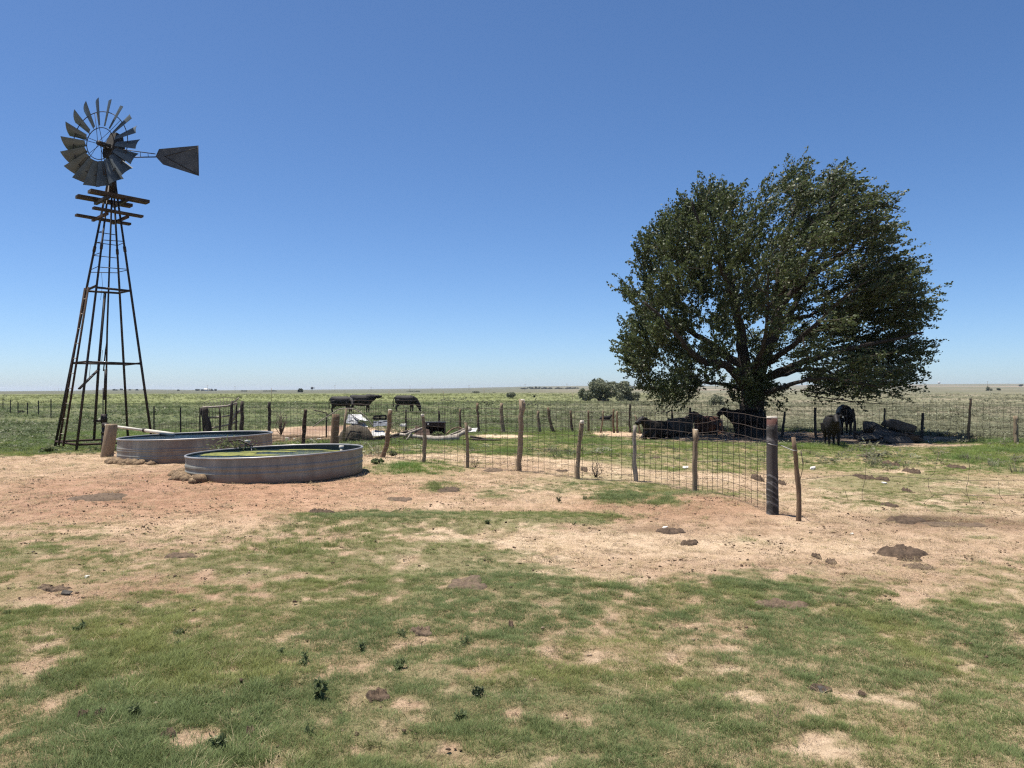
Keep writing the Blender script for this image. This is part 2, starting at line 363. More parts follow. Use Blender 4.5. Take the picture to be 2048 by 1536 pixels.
# ------------------------------------------------------------------ grass (instanced tufts)
def tuft_mesh(name, nb, rad_, hmin, hmax, wd, lean, flat=0, kind='blade'):
    V = []; Fs = []; sh = []
    if kind == 'crumb':
        for q in range(nb):
            b_ = bmesh.new(); bmesh.ops.create_icosphere(b_, subdivisions=1, radius=1); s = .0025+.0062*rng.random()**2; o = len(V); k = .7+.6*rng.random(); c = rng.normal(0, .035, 3)*[1, 1, 0]
            V += [np.array(v.co[:])*s*[1.3, 1, .6]*(.75+.5*rng.random())+c+[0, 0, s*.3] for v in b_.verts]; Fs += [tuple(v.index+o for v in f.verts) for f in b_.faces]; sh += [k]*len(b_.verts); b_.free()
        nb = 0
    for q in range(nb):
        a = rng.random()*6.283; r = rad_*math.sqrt(rng.random()); h = hmin+(hmax-hmin)*rng.random()
        b = a+rng.normal()*.9; dx, dy = math.cos(b), math.sin(b); p = np.array([math.cos(a)*r, math.sin(a)*r, -.004])
        ln = lean*(.4+rng.random()); px_, py_ = -dy, dx; ww = wd*(.7+.6*rng.random()); o = len(V); s0 = .72+.5*rng.random()
        if kind == 'blade':
            m = p+np.array([dx*ln*h*.45, dy*ln*h*.45, h*(.6-flat*.4)]); t = p+np.array([dx*ln*h*1.15, dy*ln*h*1.15, h*(1-flat*.75)])
            side = np.array([px_, py_, 0])*ww
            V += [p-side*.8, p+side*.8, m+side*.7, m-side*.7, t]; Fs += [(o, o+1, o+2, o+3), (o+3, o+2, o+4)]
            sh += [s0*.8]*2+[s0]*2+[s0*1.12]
        else:
            m = p+np.array([dx*ln*h*.5, dy*ln*h*.5, h*.75]); t = p+np.array([dx*ln*h, dy*ln*h, h*(.8+.3*rng.random())])
            m = m*(.55+.45*rng.random()); side = np.array([px_, py_, rng.normal()*.4])*ww
            t = m+np.array([dx, dy, rng.normal()*.5+.2])*ww*3
            V += [m, (m+t)/2+side, t, (m+t)/2-side]; Fs += [(o, o+1, o+2, o+3)]; sh += [s0]*4
    me = mesh_np(name, V, Fs, M['tuft'], True)
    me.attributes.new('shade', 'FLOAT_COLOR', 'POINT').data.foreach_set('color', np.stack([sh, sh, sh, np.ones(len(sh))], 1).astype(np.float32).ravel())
    return me
protos = [('tuft_0', 60, .075, .018, .048, .0016, .75, 0, 'blade'), ('tuft_1', 60, .08, .022, .055, .0017, .85, 0, 'blade'), ('tuft_2', 55, .07, .02, .065, .0016, .7, 0, 'blade'),
          ('tuft_3', 38, .09, .03, .06, .0014, 1.3, .75, 'blade'), ('tuft_4', 34, .10, .03, .07, .0015, 1.4, .8, 'blade'),
          ('tuft_5', 40, .06, .08, .18, .003, .6, 0, 'blade'), ('tuft_6', 46, .10, .04, .15, .014, .6, 0, 'leaf'), ('tuft_7', 46, .13, .05, .20, .017, .6, 0, 'leaf'),
          ('tuft_8', 5, 0, 0, 0, 0, 0, 0, 'crumb'), ('tuft_9', 9, 0, 0, 0, 0, 0, 0, 'crumb')]
pc = bpy.data.collections.new('grass_tufts')
for p in protos: pc.objects.link(bpy.data.objects.new(p[0], tuft_mesh(*p)))
def scatter(name, P, kind, scl, tint, label):
    n = len(P); me = bpy.data.meshes.new(name); me.vertices.add(n); me.vertices.foreach_set('co', P.astype(np.float32).ravel())
    rot = np.stack([rng.normal(0, .12, n), rng.normal(.06, .12, n), rng.random(n)*6.283], 1)
    me.attributes.new('kind', 'INT', 'POINT').data.foreach_set('value', kind.astype(np.int32))
    me.attributes.new('rot', 'FLOAT_VECTOR', 'POINT').data.foreach_set('vector', rot.astype(np.float32).ravel())
    me.attributes.new('scl', 'FLOAT_VECTOR', 'POINT').data.foreach_set('vector', scl.astype(np.float32).ravel())
    me.attributes.new('tint', 'FLOAT_COLOR', 'POINT').data.foreach_set('color', np.concatenate([tint, np.ones((n, 1))], 1).astype(np.float32).ravel())
    me.update(); o = tag(link(name, me), label, kind='stuff')
    g = bpy.data.node_groups.new(name, 'GeometryNodeTree')
    g.interface.new_socket('Geometry', in_out='INPUT', socket_type='NodeSocketGeometry'); g.interface.new_socket('Geometry', in_out='OUTPUT', socket_type='NodeSocketGeometry')
    N = g.nodes.new; L = g.links.new
    gi, go = N('NodeGroupInput'), N('NodeGroupOutput'); ci = N('GeometryNodeCollectionInfo'); ci.inputs['Collection'].default_value = pc
    ci.inputs['Separate Children'].default_value = True; ci.inputs['Reset Children'].default_value = True
    ip = N('GeometryNodeInstanceOnPoints'); ip.inputs['Pick Instance'].default_value = True
    L(gi.outputs[0], ip.inputs['Points']); L(ci.outputs[0], ip.inputs['Instance'])
    def na_(nm, t):
        q = N('GeometryNodeInputNamedAttribute'); q.data_type = t; q.inputs['Name'].default_value = nm; return q.outputs[0]
    L(na_('kind', 'INT'), ip.inputs['Instance Index']); L(na_('scl', 'FLOAT_VECTOR'), ip.inputs['Scale'])
    e = N('FunctionNodeEulerToRotation'); L(na_('rot', 'FLOAT_VECTOR'), e.inputs[0]); L(e.outputs[0], ip.inputs['Rotation'])
    L(ip.outputs[0], go.inputs[0]); md = o.modifiers.new('scatter', 'NODES'); md.node_group = g
    return o
def sample(n, r0, r1, a0=-57, a1=57, pw=1.0):
    n = int(n*1.295)
    r = np.exp(rng.uniform(math.log(r0), math.log(r1), n)) if pw == 0 else np.sqrt(rng.uniform(r0**2, r1**2, n))
    a = np.radians(rng.uniform(a0, a1, n)); return np.sin(a)*r, np.cos(a)*r
def tints(x, y, n):
    blue = np.array([.132, .166, .066]); green = np.array([.165, .190, .068]); yel = np.array([.21, .22, .075])
    t = sstep(.38, .62, fbm(x, y, 1.7, 3, 101)+rng.normal(0, .06, n))[:, None]; u = sstep(.62, .78, fbm(x, y, .9, 3, 102)+rng.normal(0, .05, n))[:, None]
    c = blue+(green-blue)*t; c = c+(yel-c)*u*.8
    return c*(1.0+.48*rng.random((n, 1)))
def put_grass():
    X, Y = [], []
    for (n, r0, r1) in ((52000, 2.4, 7), (52000, 7, 14), (60000, 14, 34)):
        x, y = sample(n, r0, r1); X.append(x); Y.append(y)
    x = np.concatenate(X); y = np.concatenate(Y); c = cover(x, y)
    k = rng.random(len(x)) < np.clip((c-.14)*1.15, .0, 1)**1.4; x, y, c = x[k], y[k], c[k]; n = len(x)
    r = np.hypot(x, y); t = tints(x, y, n); kind = rng.integers(0, 3, n)
    lush = ((x+1.85)/1.2)**2+((y-15.9)/1.4)**2 < 1.2
    strip = (y > 15) & (r < 34)
    t = np.where(lush[:, None], t*np.array([.72, .95, .6]), np.where(strip[:, None], t*np.array([.85, .98, .72]), t))
    s = (.38+.33*rng.random(n))*(.65+.5*c)*(1+.5*sstep(12, 30, r))*np.where(lush, 1.7, np.where(strip, 1.3, 1.0))*(.75+.6*sstep(.45, .7, fbm(x, y, 2.2, 2, 120)))
    strw = rng.random(n) < .45*(1-c)+.08
    kind = np.where(strw, rng.integers(3, 5, n), kind)
    t = np.where(strw[:, None], np.array([.40, .33, .19])*(.7+.5*rng.random((n, 1))), t)
    scatter('short_grass', np.stack([x, y, H(x, y)], 1), kind, np.stack([s*1.1, s*1.1, s], 1), t, 'patchy short green grass growing over the sand')
    # dead straw and litter on thin spots
    x, y = sample(52000, 2.4, 24); c = cover(x, y)
    k = rng.random(len(x)) < np.clip(.10+1.3*np.exp(-((c-.25)/.2)**2), 0, 1)*.85; x, y = x[k], y[k]; n = len(x)
    t = np.array([.43, .345, .20])*(.55+.7*rng.random((n, 1))); t = np.where(rng.random((n, 1)) < .25, np.array([.17, .12, .08]), t)
    s = .5+.7*rng.random(n)
    scatter('dry_straw', np.stack([x, y, H(x, y)], 1), rng.integers(3, 5, n), np.stack([s, s, s*.8], 1), t, 'dead straw and dry litter lying on thin lawn')
def put_crumbs():
    x, y = sample(30000, 2.6, 26); c = cover(x, y); k = rng.random(len(x)) < (.12+.9*sstep(.40, .62, fbm(x, y, .9, 4, 300)))*(1-.75*c)*sstep(.35, .5, fbm(x, y, 3.1, 3, 305)+.12); x, y = x[k], y[k]; n = len(x)
    t = np.array([.15, .10, .065])*(.5+1.0*rng.random((n, 1))); t = np.where(rng.random((n, 1)) < .16, np.array([.42, .32, .22]), t); s = .55+1.1*rng.random(n)**2
    scatter('dirt_crumbs', np.stack([x, y, H(x, y)], 1), rng.integers(8, 10, n), np.stack([s, s, s], 1), t, 'crumbs of dirt, dung and gravel strewn on the sand')
def put_pasture():
    X, Y = [], []
    for (n, r0, r1) in ((30000, 18, 45), (26000, 45, 110), (16000, 110, 320)):
        x, y = sample(n, r0, r1); X.append(x); Y.append(y)
    x = np.concatenate(X); y = np.concatenate(Y); r = np.hypot(x, y); c = cover(x, y); px = 1024+F*x/y
    left = px < 330; beyond = np.where(x < -8.5, 19.5, 29.5+np.clip(x-2, 0, 20)*-.28)
    k = (rng.random(len(x)) < c*.9) & ((y > beyond) | (rng.random(len(x)) < .12)); x, y, r, px = x[k], y[k], r[k], px[k]; n = len(x)
    rt = sstep(900, 1500, px)[:, None]
    g = np.array([.115, .15, .062])*(1-rt)+np.array([.18, .178, .11])*rt
    pale = (rng.random((n, 1)) < .22+.25*rt); g = np.where(pale, np.array([.27, .275, .175]), g)
    yg = (sstep(80, 140, r)*(1-sstep(900, 1500, px)))[:, None]; g = g*(1-yg)+np.array([.19, .212, .08])*yg
    g = g*(.56+.55*rng.random((n, 1)))
    kind = np.where(rng.random(n) < .6, rng.integers(6, 8, n), 5)
    s = (.45+.5*rng.random(n))*np.where(r > 45, 1.3, 1)*np.where(r > 110, 1.5, 1)*(.6+.9*sstep(.4, .7, fbm(x, y, 5, 3, 130)))
    scatter('pasture_weeds', np.stack([x, y, H(x, y)], 1), kind, np.stack([s*1.5, s*1.5, s], 1), g, 'leafy weeds and coarse grass covering the pasture')
    x, y = sample(420, 60, 400); px = 1024+F*x/y; k = (px > 880) | (rng.random(len(x)) < .35); x, y = x[k], y[k]; n = len(x)
    s = 1.6+2.2*rng.random(n)
    scatter('sagebrush', np.stack([x, y, H(x, y)], 1), rng.integers(6, 8, n), np.stack([s*1.5, s*1.5, s], 1), np.array([.11, .12, .075])*(.6+.7*rng.random((n, 1))), 'low grey brush dotted over the far pasture')
put_grass(); put_crumbs(); put_pasture()
# ------------------------------------------------------------------ windmill
WX, WY = -11.6, 22.0
zof = lambda y, d=22.0: HC+(781-y)*d/F
def build_windmill():
    root = thing('windmill', (WX, WY, H0(WX, WY)), 'tall steel farm windmill with a many bladed wheel standing behind the tanks', 'windmill')
    zt = 7.45
    def leg_at(ang, z):
        t = z/zt; r = 1.4+(.13-1.4)*t; cx = WX+.18*t
        return np.array([cx+r*math.cos(ang), WY+r*math.sin(ang), z])
    AN = [math.pi, -math.pi/2, 0, math.pi/2]            # left, near, right, far corners
    for a in AN:
        g = leg_at(a, 0); p0 = leg_at(a, H0(g[0], g[1])-.1)
        mb = MB(); mb.tube([p0, leg_at(a, 2.4), leg_at(a, 4.5), leg_at(a, zt)], [.036, .034, .031, .027], 6, jit=.1)
        mb.tube([leg_at(a, 5.6), leg_at(a, 5.75)], .042, 6)
        part('leg', mb, M['steel'], root)
    for z, r, dz in ((.2, .034, .0), (2.43, .028, .02), (4.5, .034, .02)):
        for q in range(4):
            a, b = AN[q], AN[(q+1) % 4]
            mb = MB(); mb.tube([leg_at(a, z), leg_at(b, z+rng.normal()*dz)], r, 6); part('girt', mb, M['rust'] if z < 1 else M['steel'], root)
    for z in (5.08, 5.5, 5.86, 6.15):
        for q in range(4):
            if z in (5.5, 6.15) and q in (1, 2): continue
            mb = MB(); mb.tube([leg_at(AN[q], z), leg_at(AN[(q+1) % 4], z+rng.normal()*.03)], .011, 4); part('cross_rod', mb, M['steel'], root)
    # ladder on the left face
    lad = MB(); rails = []
    def lp(f, z):
        p = leg_at(AN[0], z)*(1-f)+leg_at(AN[1], z)*f; o = np.array([-.05, -.05, 0]); return p+o
    for f0, f1 in ((.30, .12), (.52, .46)):
        mb = MB(); mb.board(lp(f0, .12), lp(f1, 4.55), .05, .03, (1, -1, 0)); rails.append((f0, f1, mb))
    ladder = part('ladder', rails[0][2], M['rust'], root); ladder['label'] = 'rusty ladder fixed to the left leg'
    part('rail', rails[1][2], M['rust'], ladder)
    for z in np.arange(.45, 4.5, .42):
        t = (z-.12)/4.43; mb = MB(); mb.tube([lp(.30+(.12-.30)*t, z), lp(.52+(.46-.52)*t, z)], .011, 4); part('rung', mb, M['bleached'], ladder)
    # pipes, pump rod, brace
    cx = WX+.1
    mb = MB(); mb.tube([(WX+.04, WY, .7), (WX+.08, WY, 3.4), (WX+.2, WY, 7.4)], .024, 6); part('pump_rod', mb, M['steel'], root)
    mb = MB(); mb.tube([(WX+.02, WY, 1.38), (WX+.05, WY, 2.25)], .042, 8); mb.tube([(WX-.02, WY, 2.2), (WX+.03, WY, 2.75), (WX+.08, WY, 3.1)], .018, 5)
    part('rod_sleeve', mb, M['steel'], root)
    mb = MB(); mb.tube([(WX, WY, -.1), (WX, WY, .85)], .06, 10); mb.tube([(WX, WY, .72), (WX, WY, .98)], .085, 10); mb.tube([(WX, WY, .8), (WX-.25, WY-.1, .78)], .035, 8)
    part('pump_head', mb, M['steel'], root)
    mb = MB(); mb.tube([pt(188, 879, 21.9), pt(197, 735, 21.9), pt(210, 586, 21.9)], .036, 6); part('standpipe', mb, M['steel'], root)
    mb = MB(); mb.board(pt(158, 778, 21.2), pt(198, 738, 21.9), .07, .035); part('brace', mb, M['steel'], root)
    mb = MB(); mb.tube([pt(205, 700, 21.7), pt(203, 728, 21.7), pt(181, 728, 21.3), pt(178, 760, 21.2)], .006, 4); part('loose_wire', mb, M['wire'], root); mb = MB(); mb.tube([pt(203, 545, 21.5), pt(205, 570, 21.5), pt(201, 600, 21.6)], .005, 4)
    part('loose_wire', mb, M['wire'], root)
    # two levels of work platform: planks and bearers
    d1 = np.array([.7071, .7071, 0]); d2 = np.array([.7071, -.7071, 0])
    def plank(c, L, wd, th, dr=d1, tilt=0, m='plank'):
        v = dr*L/2+np.array([0, 0, tilt*L/2]); mb = MB(); mb.board(c-v, c+v, wd, th); part('plank' if m == 'plank' else 'bearer', mb, M[m], root, False)
    c1 = np.array([WX+.17, WY, 7.10]); c2 = np.array([WX+.15, WY, 6.62])
    plank(c1+d2*.38+d1*.10+[0, 0, .02], 1.55, .30, .085, tilt=-.03); plank(c1-d2*.38-d1*.05, 1.45, .28, .085, tilt=-.02)
    plank(c2+d2*.42+d1*.08+[0, 0, .05], 1.30, .19, .06, tilt=-.03); plank(c2-d2*.40-d1*.05-[0, 0, .05], 1.45, .19, .06, tilt=-.03)
    for s in (-1, 1):
        plank(c1+d1*s*.24-[0, 0, .07], 1.1, .09, .08, d2, m='plank_bearer' if False else 'steel'); plank(c2+d1*s*.27-[0, 0, .07], 1.25, .07, .07, d2, m='rust')
    mb = MB(); mb.tube([(WX+.18, WY, 7.2), (WX+.19, WY, 7.75), (WX+.19, WY, 8.3)], [.17, .12, .08], 8); part('mast_head', mb, M['steel'], root)
    # gearbox with its hood
    hub = pt(200.5, 287, 21.45); gb = np.array([WX+.22, WY, 8.55])
    ax = hub-gb; ax[2] = 0; yaw = math.radians(13); ax = np.array([-math.sin(yaw), -math.cos(yaw), 0])
    mb = MB(); x, y = -ax, np.array([ax[1], -ax[0], 0]); Mx = np.stack([x, y, [0, 0, 1]], 1)
    prof = [(-.22, -.12), (.30, -.16), (.34, .12), (.28, .62), (.02, .64), (-.22, .12)]
    V = [gb+x*px_+y*s*(.15 if pz < .5 else .10)+np.array([0, 0, pz-.18]) for s in (-1, 1) for px_, pz in prof]
    mb.add(V, [(0, 1, 2, 3, 4, 5), (11, 10, 9, 8, 7, 6)]+[(q, 6+q, 6+(q+1) % 6, (q+1) % 6) for q in range(6)])
    mb.tube([gb+[0, 0, -.05], gb+ax*.2, hub], [.13, .10, .06], 10); mb.tube([gb-[0, 0, .5], gb], .12, 10)
    part('gearbox', mb, M['gear'], root, False)
    # wheel
    Rw = 1.23; e1 = np.array([0, 0, 1.]); e2 = np.cross(ax, e1); e2 /= np.linalg.norm(e2)
    wr = MB(); wr.tube([hub+ax*.08, hub-ax*.1], .07, 12); wheel = part('wheel', wr, M['steel'], root)
    pol = lambda r, a, o=0: hub+r*(math.cos(a)*e1+math.sin(a)*e2)+ax*o
    for r, th in ((.36*Rw, .012), (.72*Rw, .012)):
        mb = MB(); mb.tube([pol(r, a) for a in np.linspace(0, 2*math.pi, 55)], th, 5, cap=False); part('rim_ring', mb, M['steel'], wheel)
    for q in range(6):
        for s in (-1, 1):
            a = q*math.pi/3+.18; mb = MB(); mb.tube([pol(.06, a+s*.5, .06*s), pol(.36*Rw, a+s*.10, 0), pol(.72*Rw, a+s*.04, 0)], .0075, 4); part('spoke', mb, M['steel'], wheel)
    pitch = R(-38)
    for q in range(18):
        a = (q+.3)*2*math.pi/18; rad_ = math.cos(a)*e1+math.sin(a)*e2; tan = -math.sin(a)*e1+math.cos(a)*e2
        if q in (7, 12): pit = pitch*.8
        else: pit = pitch+rng.normal()*.03
        V = []; nw, nl = 5, 6
        for u in np.linspace(0, 1, nl):
            r = (.40+.60*u)*Rw; hw = (.082+.122*u)
            for s in np.linspace(-1, 1, nw):
                cvx = (1-s*s)*.035*(.6+.5*u); tdir = tan*math.cos(pit)+ax*math.sin(pit); ndir = -tan*math.sin(pit)+ax*math.cos(pit)
                V.append(hub+rad_*(r-(.06*(s+1)/2*u if True else 0))+tdir*s*hw+ndir*(cvx-.02))
        V = np.array(V); nd_ = (ax*math.cos(pit)-tan*math.sin(pit))*.003
        fs = [(u*nw+s, u*nw+s+1, (u+1)*nw+s+1, (u+1)*nw+s) for u in range(nl-1) for s in range(nw-1)]
        o = nl*nw; fs2 = [tuple(i+o for i in f[::-1]) for f in fs]
        mb = MB(); mb.add(np.concatenate([V+nd_, V-nd_]), fs+fs2); part('blade', mb, M['blade'], wheel)
    # tail
    tp0 = gb+np.array([.15, .05, -.05]); va = np.array([pt(311, 313, 22.5), pt(318, 298, 22.55), pt(397, 291, 22.9), pt(398, 352, 22.9), pt(326, 329, 22.55)])
    tb = MB(); tb.tube([gb+[.1, .03, .0], pt(311, 308, 22.5)], .014, 5); tail = part('tail', tb, M['steel'], root)
    mb = MB(); mb.tube([gb+[.1, .03, -.25], pt(312, 314, 22.5)], .018, 5)
    for t in (.35, .6, .8):
        mb.tube([(gb+[.1, .03, 0])*(1-t)+pt(311, 308, 22.5)*t, (gb+[.1, .03, -.25])*(1-t)+pt(312, 314, 22.5)*t], .008, 4)
    part('tail_boom', mb, M['steel'], tail)
    n_ = np.cross(va[2]-va[1], va[3]-va[1]); n_ /= np.linalg.norm(n_); mb = MB(); k = 5
    mb.add(np.concatenate([va+n_*.004, va-n_*.004]), [tuple(range(5)), tuple(range(9, 4, -1))]+[(q, (q+1) % 5, 5+(q+1) % 5, 5+q) for q in range(5)])
    part('vane', mb, M['vane'], tail, False)
    mb = MB(); f_ = n_*(-.012 if n_[1] > 0 else .012)
    mb.tube([pt(329, 313, 22.6)+f_, pt(395, 296, 22.88)+f_], .008, 4); mb.tube([pt(329, 313, 22.6)+f_, pt(395, 349, 22.88)+f_], .011, 4); mb.tube([pt(396, 292, 22.9)+f_, pt(397, 350, 22.9)+f_], .011, 4)
    part('vane_rib', mb, M['steel'], tail)
    return root
build_windmill()

# ------------------------------------------------------------------ stock tanks
def tank_mat(name, stain, streak):
    m, n, b = newmat(name); L = n.links.new
    tc = nd(n, 'ShaderNodeTexCoord'); mp = nd(n, 'ShaderNodeMapping'); mp.inputs['Scale'].default_value = (1.6, 1.6, .22); L(tc.outputs['Object'], mp.inputs[0])
    t = nd(n, 'ShaderNodeTexNoise', i_Scale=3.5, i_Detail=7., i_Roughness=.7); L(mp.outputs[0], t.inputs['Vector'])
    base = ramp(n, t.outputs[0], [(.3, (.15, .147, .122)), (.5, (.235, .232, .195)), (.72, (.33, .325, .275))]).outputs[0]
    t2 = nd(n, 'ShaderNodeTexNoise', i_Scale=1.1, i_Detail=6., i_Roughness=.7); L(tc.outputs['Object'], t2.inputs['Vector'])
    f = ramp(n, t2.outputs[0], [(.40, (0, 0, 0)), (.62, (streak,)*3)]).outputs[0]
    col = mixc(n, f, base, stain)
    sp = nd(n, 'ShaderNodeSeparateXYZ'); L(tc.outputs['Object'], sp.inputs[0]); ad = nd(n, 'ShaderNodeMath', operation='MULTIPLY_ADD'); ad.inputs[1].default_value = -.22; L(t2.outputs[0], ad.inputs[0]); L(sp.outputs[2], ad.inputs[2])
    mr = nd(n, 'ShaderNodeMapRange'); mr.inputs[1].default_value = .06; mr.inputs[2].default_value = -.04; L(ad.outputs[0], mr.inputs[0]); col = mixc(n, mr.outputs[0], col, (.20, .13, .085))
    L(col, b.inputs['Base Color']); b.inputs['Roughness'].default_value = .55; b.inputs['Metallic'].default_value = .12
    return m
M['tank_b'] = tank_mat('weathered_galvanised_steel', (.15, .105, .085), .8); M['tank_f'] = tank_mat('grey_galvanised_steel', (.15, .135, .12), .4)
def water_mat():
    m, n, b = newmat('tank_water'); b.inputs['Base Color'].default_value = (.012, .022, .02, 1); b.inputs['Roughness'].default_value = .03; b.inputs['IOR'].default_value = 1.33
    b.inputs['Specular IOR Level'].default_value = .5
    t = nd(n, 'ShaderNodeTexNoise', i_Scale=15., i_Detail=3.); tc = nd(n, 'ShaderNodeTexCoord'); n.links.new(tc.outputs['Object'], t.inputs['Vector'])
    bp = nd(n, 'ShaderNodeBump', i_Strength=1.0, i_Distance=.04); n.links.new(t.outputs[0], bp.inputs['Height']); n.links.new(bp.outputs[0], b.inputs['Normal']); return m
M['water'] = water_mat()
def build_tank(cx, cy, Rt, zb, zr, tilt, mat, label, wl, ribs, algae):
    root = thing('stock_tank', (cx, cy, zb), label, 'stock tank')
    N = 96; prof = [(Rt-.012, zb-.25), (Rt-.012, zb)]; n_ = 60; Ht = zr-zb
    for q in range(1, n_):
        z = zb+Ht*q/n_; o = sum(.010*math.exp(-((z-(zb+Ht*f))/.016)**2) for f in ribs); prof.append((Rt+o, z))
    prof += [(Rt, zr-.02)]
    V = []; Fs = []
    inner = [(Rt-.006, zr-.02), (Rt-.006, zb+.02), (0.01, zb+.01)]
    P = prof+inner
    for r, z in P:
        for q in range(N):
            a = 2*math.pi*q/N; V.append((cx+r*math.cos(a), cy+r*math.sin(a), z+tilt*r*math.cos(a)*(1 if z > zb-.1 else 1)))
    np_ = len(prof)
    for nm, u0, u1, mm in (('tank_wall', 0, np_, mat), ('lining', np_, len(P)-1, M['tank_inside'])):
        Fs = [(u*N+q, u*N+(q+1) % N, (u+1)*N+(q+1) % N, (u+1)*N+q) for u in range(u0, u1) for q in range(N)]
        used = sorted({i for f_ in Fs for i in f_}); ix = {i: k for k, i in enumerate(used)}
        mb = MB(); mb.add([V[i] for i in used], [tuple(ix[i] for i in f_) for f_ in Fs]); part(nm, mb, mm, root)
    mb = MB(); mb.tube([(cx+Rt*math.cos(a), cy+Rt*math.sin(a), zr+tilt*Rt*math.cos(a)) for a in np.linspace(0, 2*math.pi, 97)], .021, 8, cap=False); part('rim', mb, M['galv_wire'], root)
    mb = MB(); ring = [(cx+(Rt-.012)*math.cos(a), cy+(Rt-.012)*math.sin(a), wl) for a in np.arange(N)*2*math.pi/N]; mb.add(ring, [tuple(range(N))])
    part('water', mb, M['water'], root, False)
    if algae:
        mb = MB()
        for (ax_, ay_, sx, sy, sd_) in algae:
            n2 = 46; an = np.arange(n2)*2*math.pi/n2; V = [(cx+ax_, cy+ay_, wl+.012)]
            for fr, dz in ((.6, .014), (1., .003)):
                for a in an:
                    rr = fr*(.55+.9*float(fbm(np.array([math.cos(a)*1.6+sd_]), np.array([math.sin(a)*1.6+sd_]), .7, 4, 9)[0]))
                    x_, y_ = ax_+sx*rr*math.cos(a), ay_+sy*rr*math.sin(a); q = math.hypot(x_, y_)
                    if q > Rt-.03: x_ *= (Rt-.03)/q; y_ *= (Rt-.03)/q
                    V.append((cx+x_, cy+y_, wl+dz))
            mb.add(V, [(0, 1+q, 1+(q+1) % n2) for q in range(n2)]+[(1+q, 1+n2+q, 1+n2+(q+1) % n2, 1+(q+1) % n2) for q in range(n2)])
        part('algae', mb, M['algae'], root)
    return root
T1 = build_tank(-7.30, 17.95, 1.66, .06, .605, .026, M['tank_b'], 'brown stained round galvanised stock tank beside the thick wooden post', .545, (.28, .36, .56, .64), [])
T2 = build_tank(-4.47, 14.7, 1.60, .04, .50, .034, M['tank_f'], 'grey round galvanised stock tank with green algae in front of the other', .425, (.42, .60, .66),
                [(-.95, .20, .50, .42, 1.), (-.35, .80, .55, .17, 5.), (.25, 1.25, .55, .10, 9.), (-.35, -.05, .40, .16, 13.), (.95, .95, .25, .07, 17.)])
# things at the tanks
mb = MB(); b0 = at(214, 914); t0_ = pt(223, 848, b0[1]); mb.tube([b0-[0, 0, .2], b0, b0*.5+t0_*.5+[.01, 0, 0], t0_-[0, 0, .03], t0_], [.15, .15, .142, .138, .125], 14, jit=.09)
single('wooden_post', mb, M['post_grey'], b0, 'thick grey wooden post carrying the pale pipe at the windmill side of the tanks', 'post')
mb = MB(); b1 = pt(207, 868, 20.9); mb.tube([(b1[0], b1[1], H0(b1[0], b1[1])-.1), b1], .055, 8); mb.tube([b1, b1+[0, 0, .06]], .065, 8)
single('pipe_stub', mb, M['steel'], (b1[0], b1[1], H0(b1[0], b1[1])), 'short dark steel pipe stub standing behind the thick post', 'pipe')
p0, p1 = pt(209, 850, 20.2), pt(347, 868.5, 18.7); pm = p0+(p1-p0)*.6
root = thing('water_pipe', p0, 'long pale pipe sloping from the thick wooden post over the brown stained tank', 'pipe')
mb = MB(); mb.tube([p0, pm], .034, 10); part('pipe', mb, M['pvc'], root); mb = MB(); mb.tube([pm-(p1-p0)*.01, p1], .044, 10); part('pipe_end', mb, M['pvc'], root)
mb = MB(); mb.tube([pm-(p1-p0)*.012, pm+(p1-p0)*.012], .054, 10); part('coupling', mb, M['steel'], root); mb = MB(); mb.tube([p0-[.05, 0, 0], p0+[.1, 0, 0]], .06, 8); part('coupling', mb, M['steel'], root)
mb = MB(); b = pt(683, 903, 15.5); mb.tube([(b[0], b[1], .1), (b[0], b[1], b[2]+.09)], .035, 10); mb.tube([(b[0], b[1], b[2]+.05), (b[0], b[1], b[2]+.12)], .048, 10)
single('overflow_pipe', mb, M['pvc'], (b[0], b[1], .1), 'short white overflow pipe standing in the water of the algae tank', 'pipe')
# float valve, covered in weed, clipped over the rims between the tanks
c0 = pt(482, 887, 15.9); root = thing('float_valve', c0, 'float valve arm with white float hung between the two tanks', 'float valve')
mb = MB(); mb.tube([pt(452, 884, 16.0), pt(480, 880, 16.0), pt(505, 892, 15.7)], .02, 6); part('arm', mb, M['steel'], root)
mb = MB(); mb.box(pt(492, 883, 16.0), (.16, .1, .06)); part('float', mb, M['white'], root)
mb = MB(); mb.tube([pt(497, 886, 15.95), pt(503, 893, 15.8), pt(503, 903, 15.6)], .006, 4); part('hose', mb, M['galv_wire'], root)
def leaf_cloud(mb, c, r, n, size, flat=1.0):
    P = np.asarray(c)+rng.normal(0, 1, (n, 3))*np.asarray(r)*.5
    for p in P:
        u = rng.normal(0, 1, 3); u /= np.linalg.norm(u); v = np.cross(u, rng.normal(0, 1, 3)); v /= np.linalg.norm(v)+1e-9; s = size*(.6+.8*rng.random())
        mb.add([p-u*s, p+v*s*.45, p+u*s, p-v*s*.45], [(0, 1, 2, 3)])
mb = MB(); leaf_cloud(mb, pt(455, 890, 15.85), (.45, .12, .16), 170, .035); leaf_cloud(mb, pt(482, 889, 15.85), (.3, .12, .12), 90, .03)
root = thing('water_weed', pt(455, 893, 15.85), 'clump of green weed growing on the rim where the two tanks meet', 'plant'); part('foliage', mb, M['weed_leaf'], root)['kind'] = 'stuff'
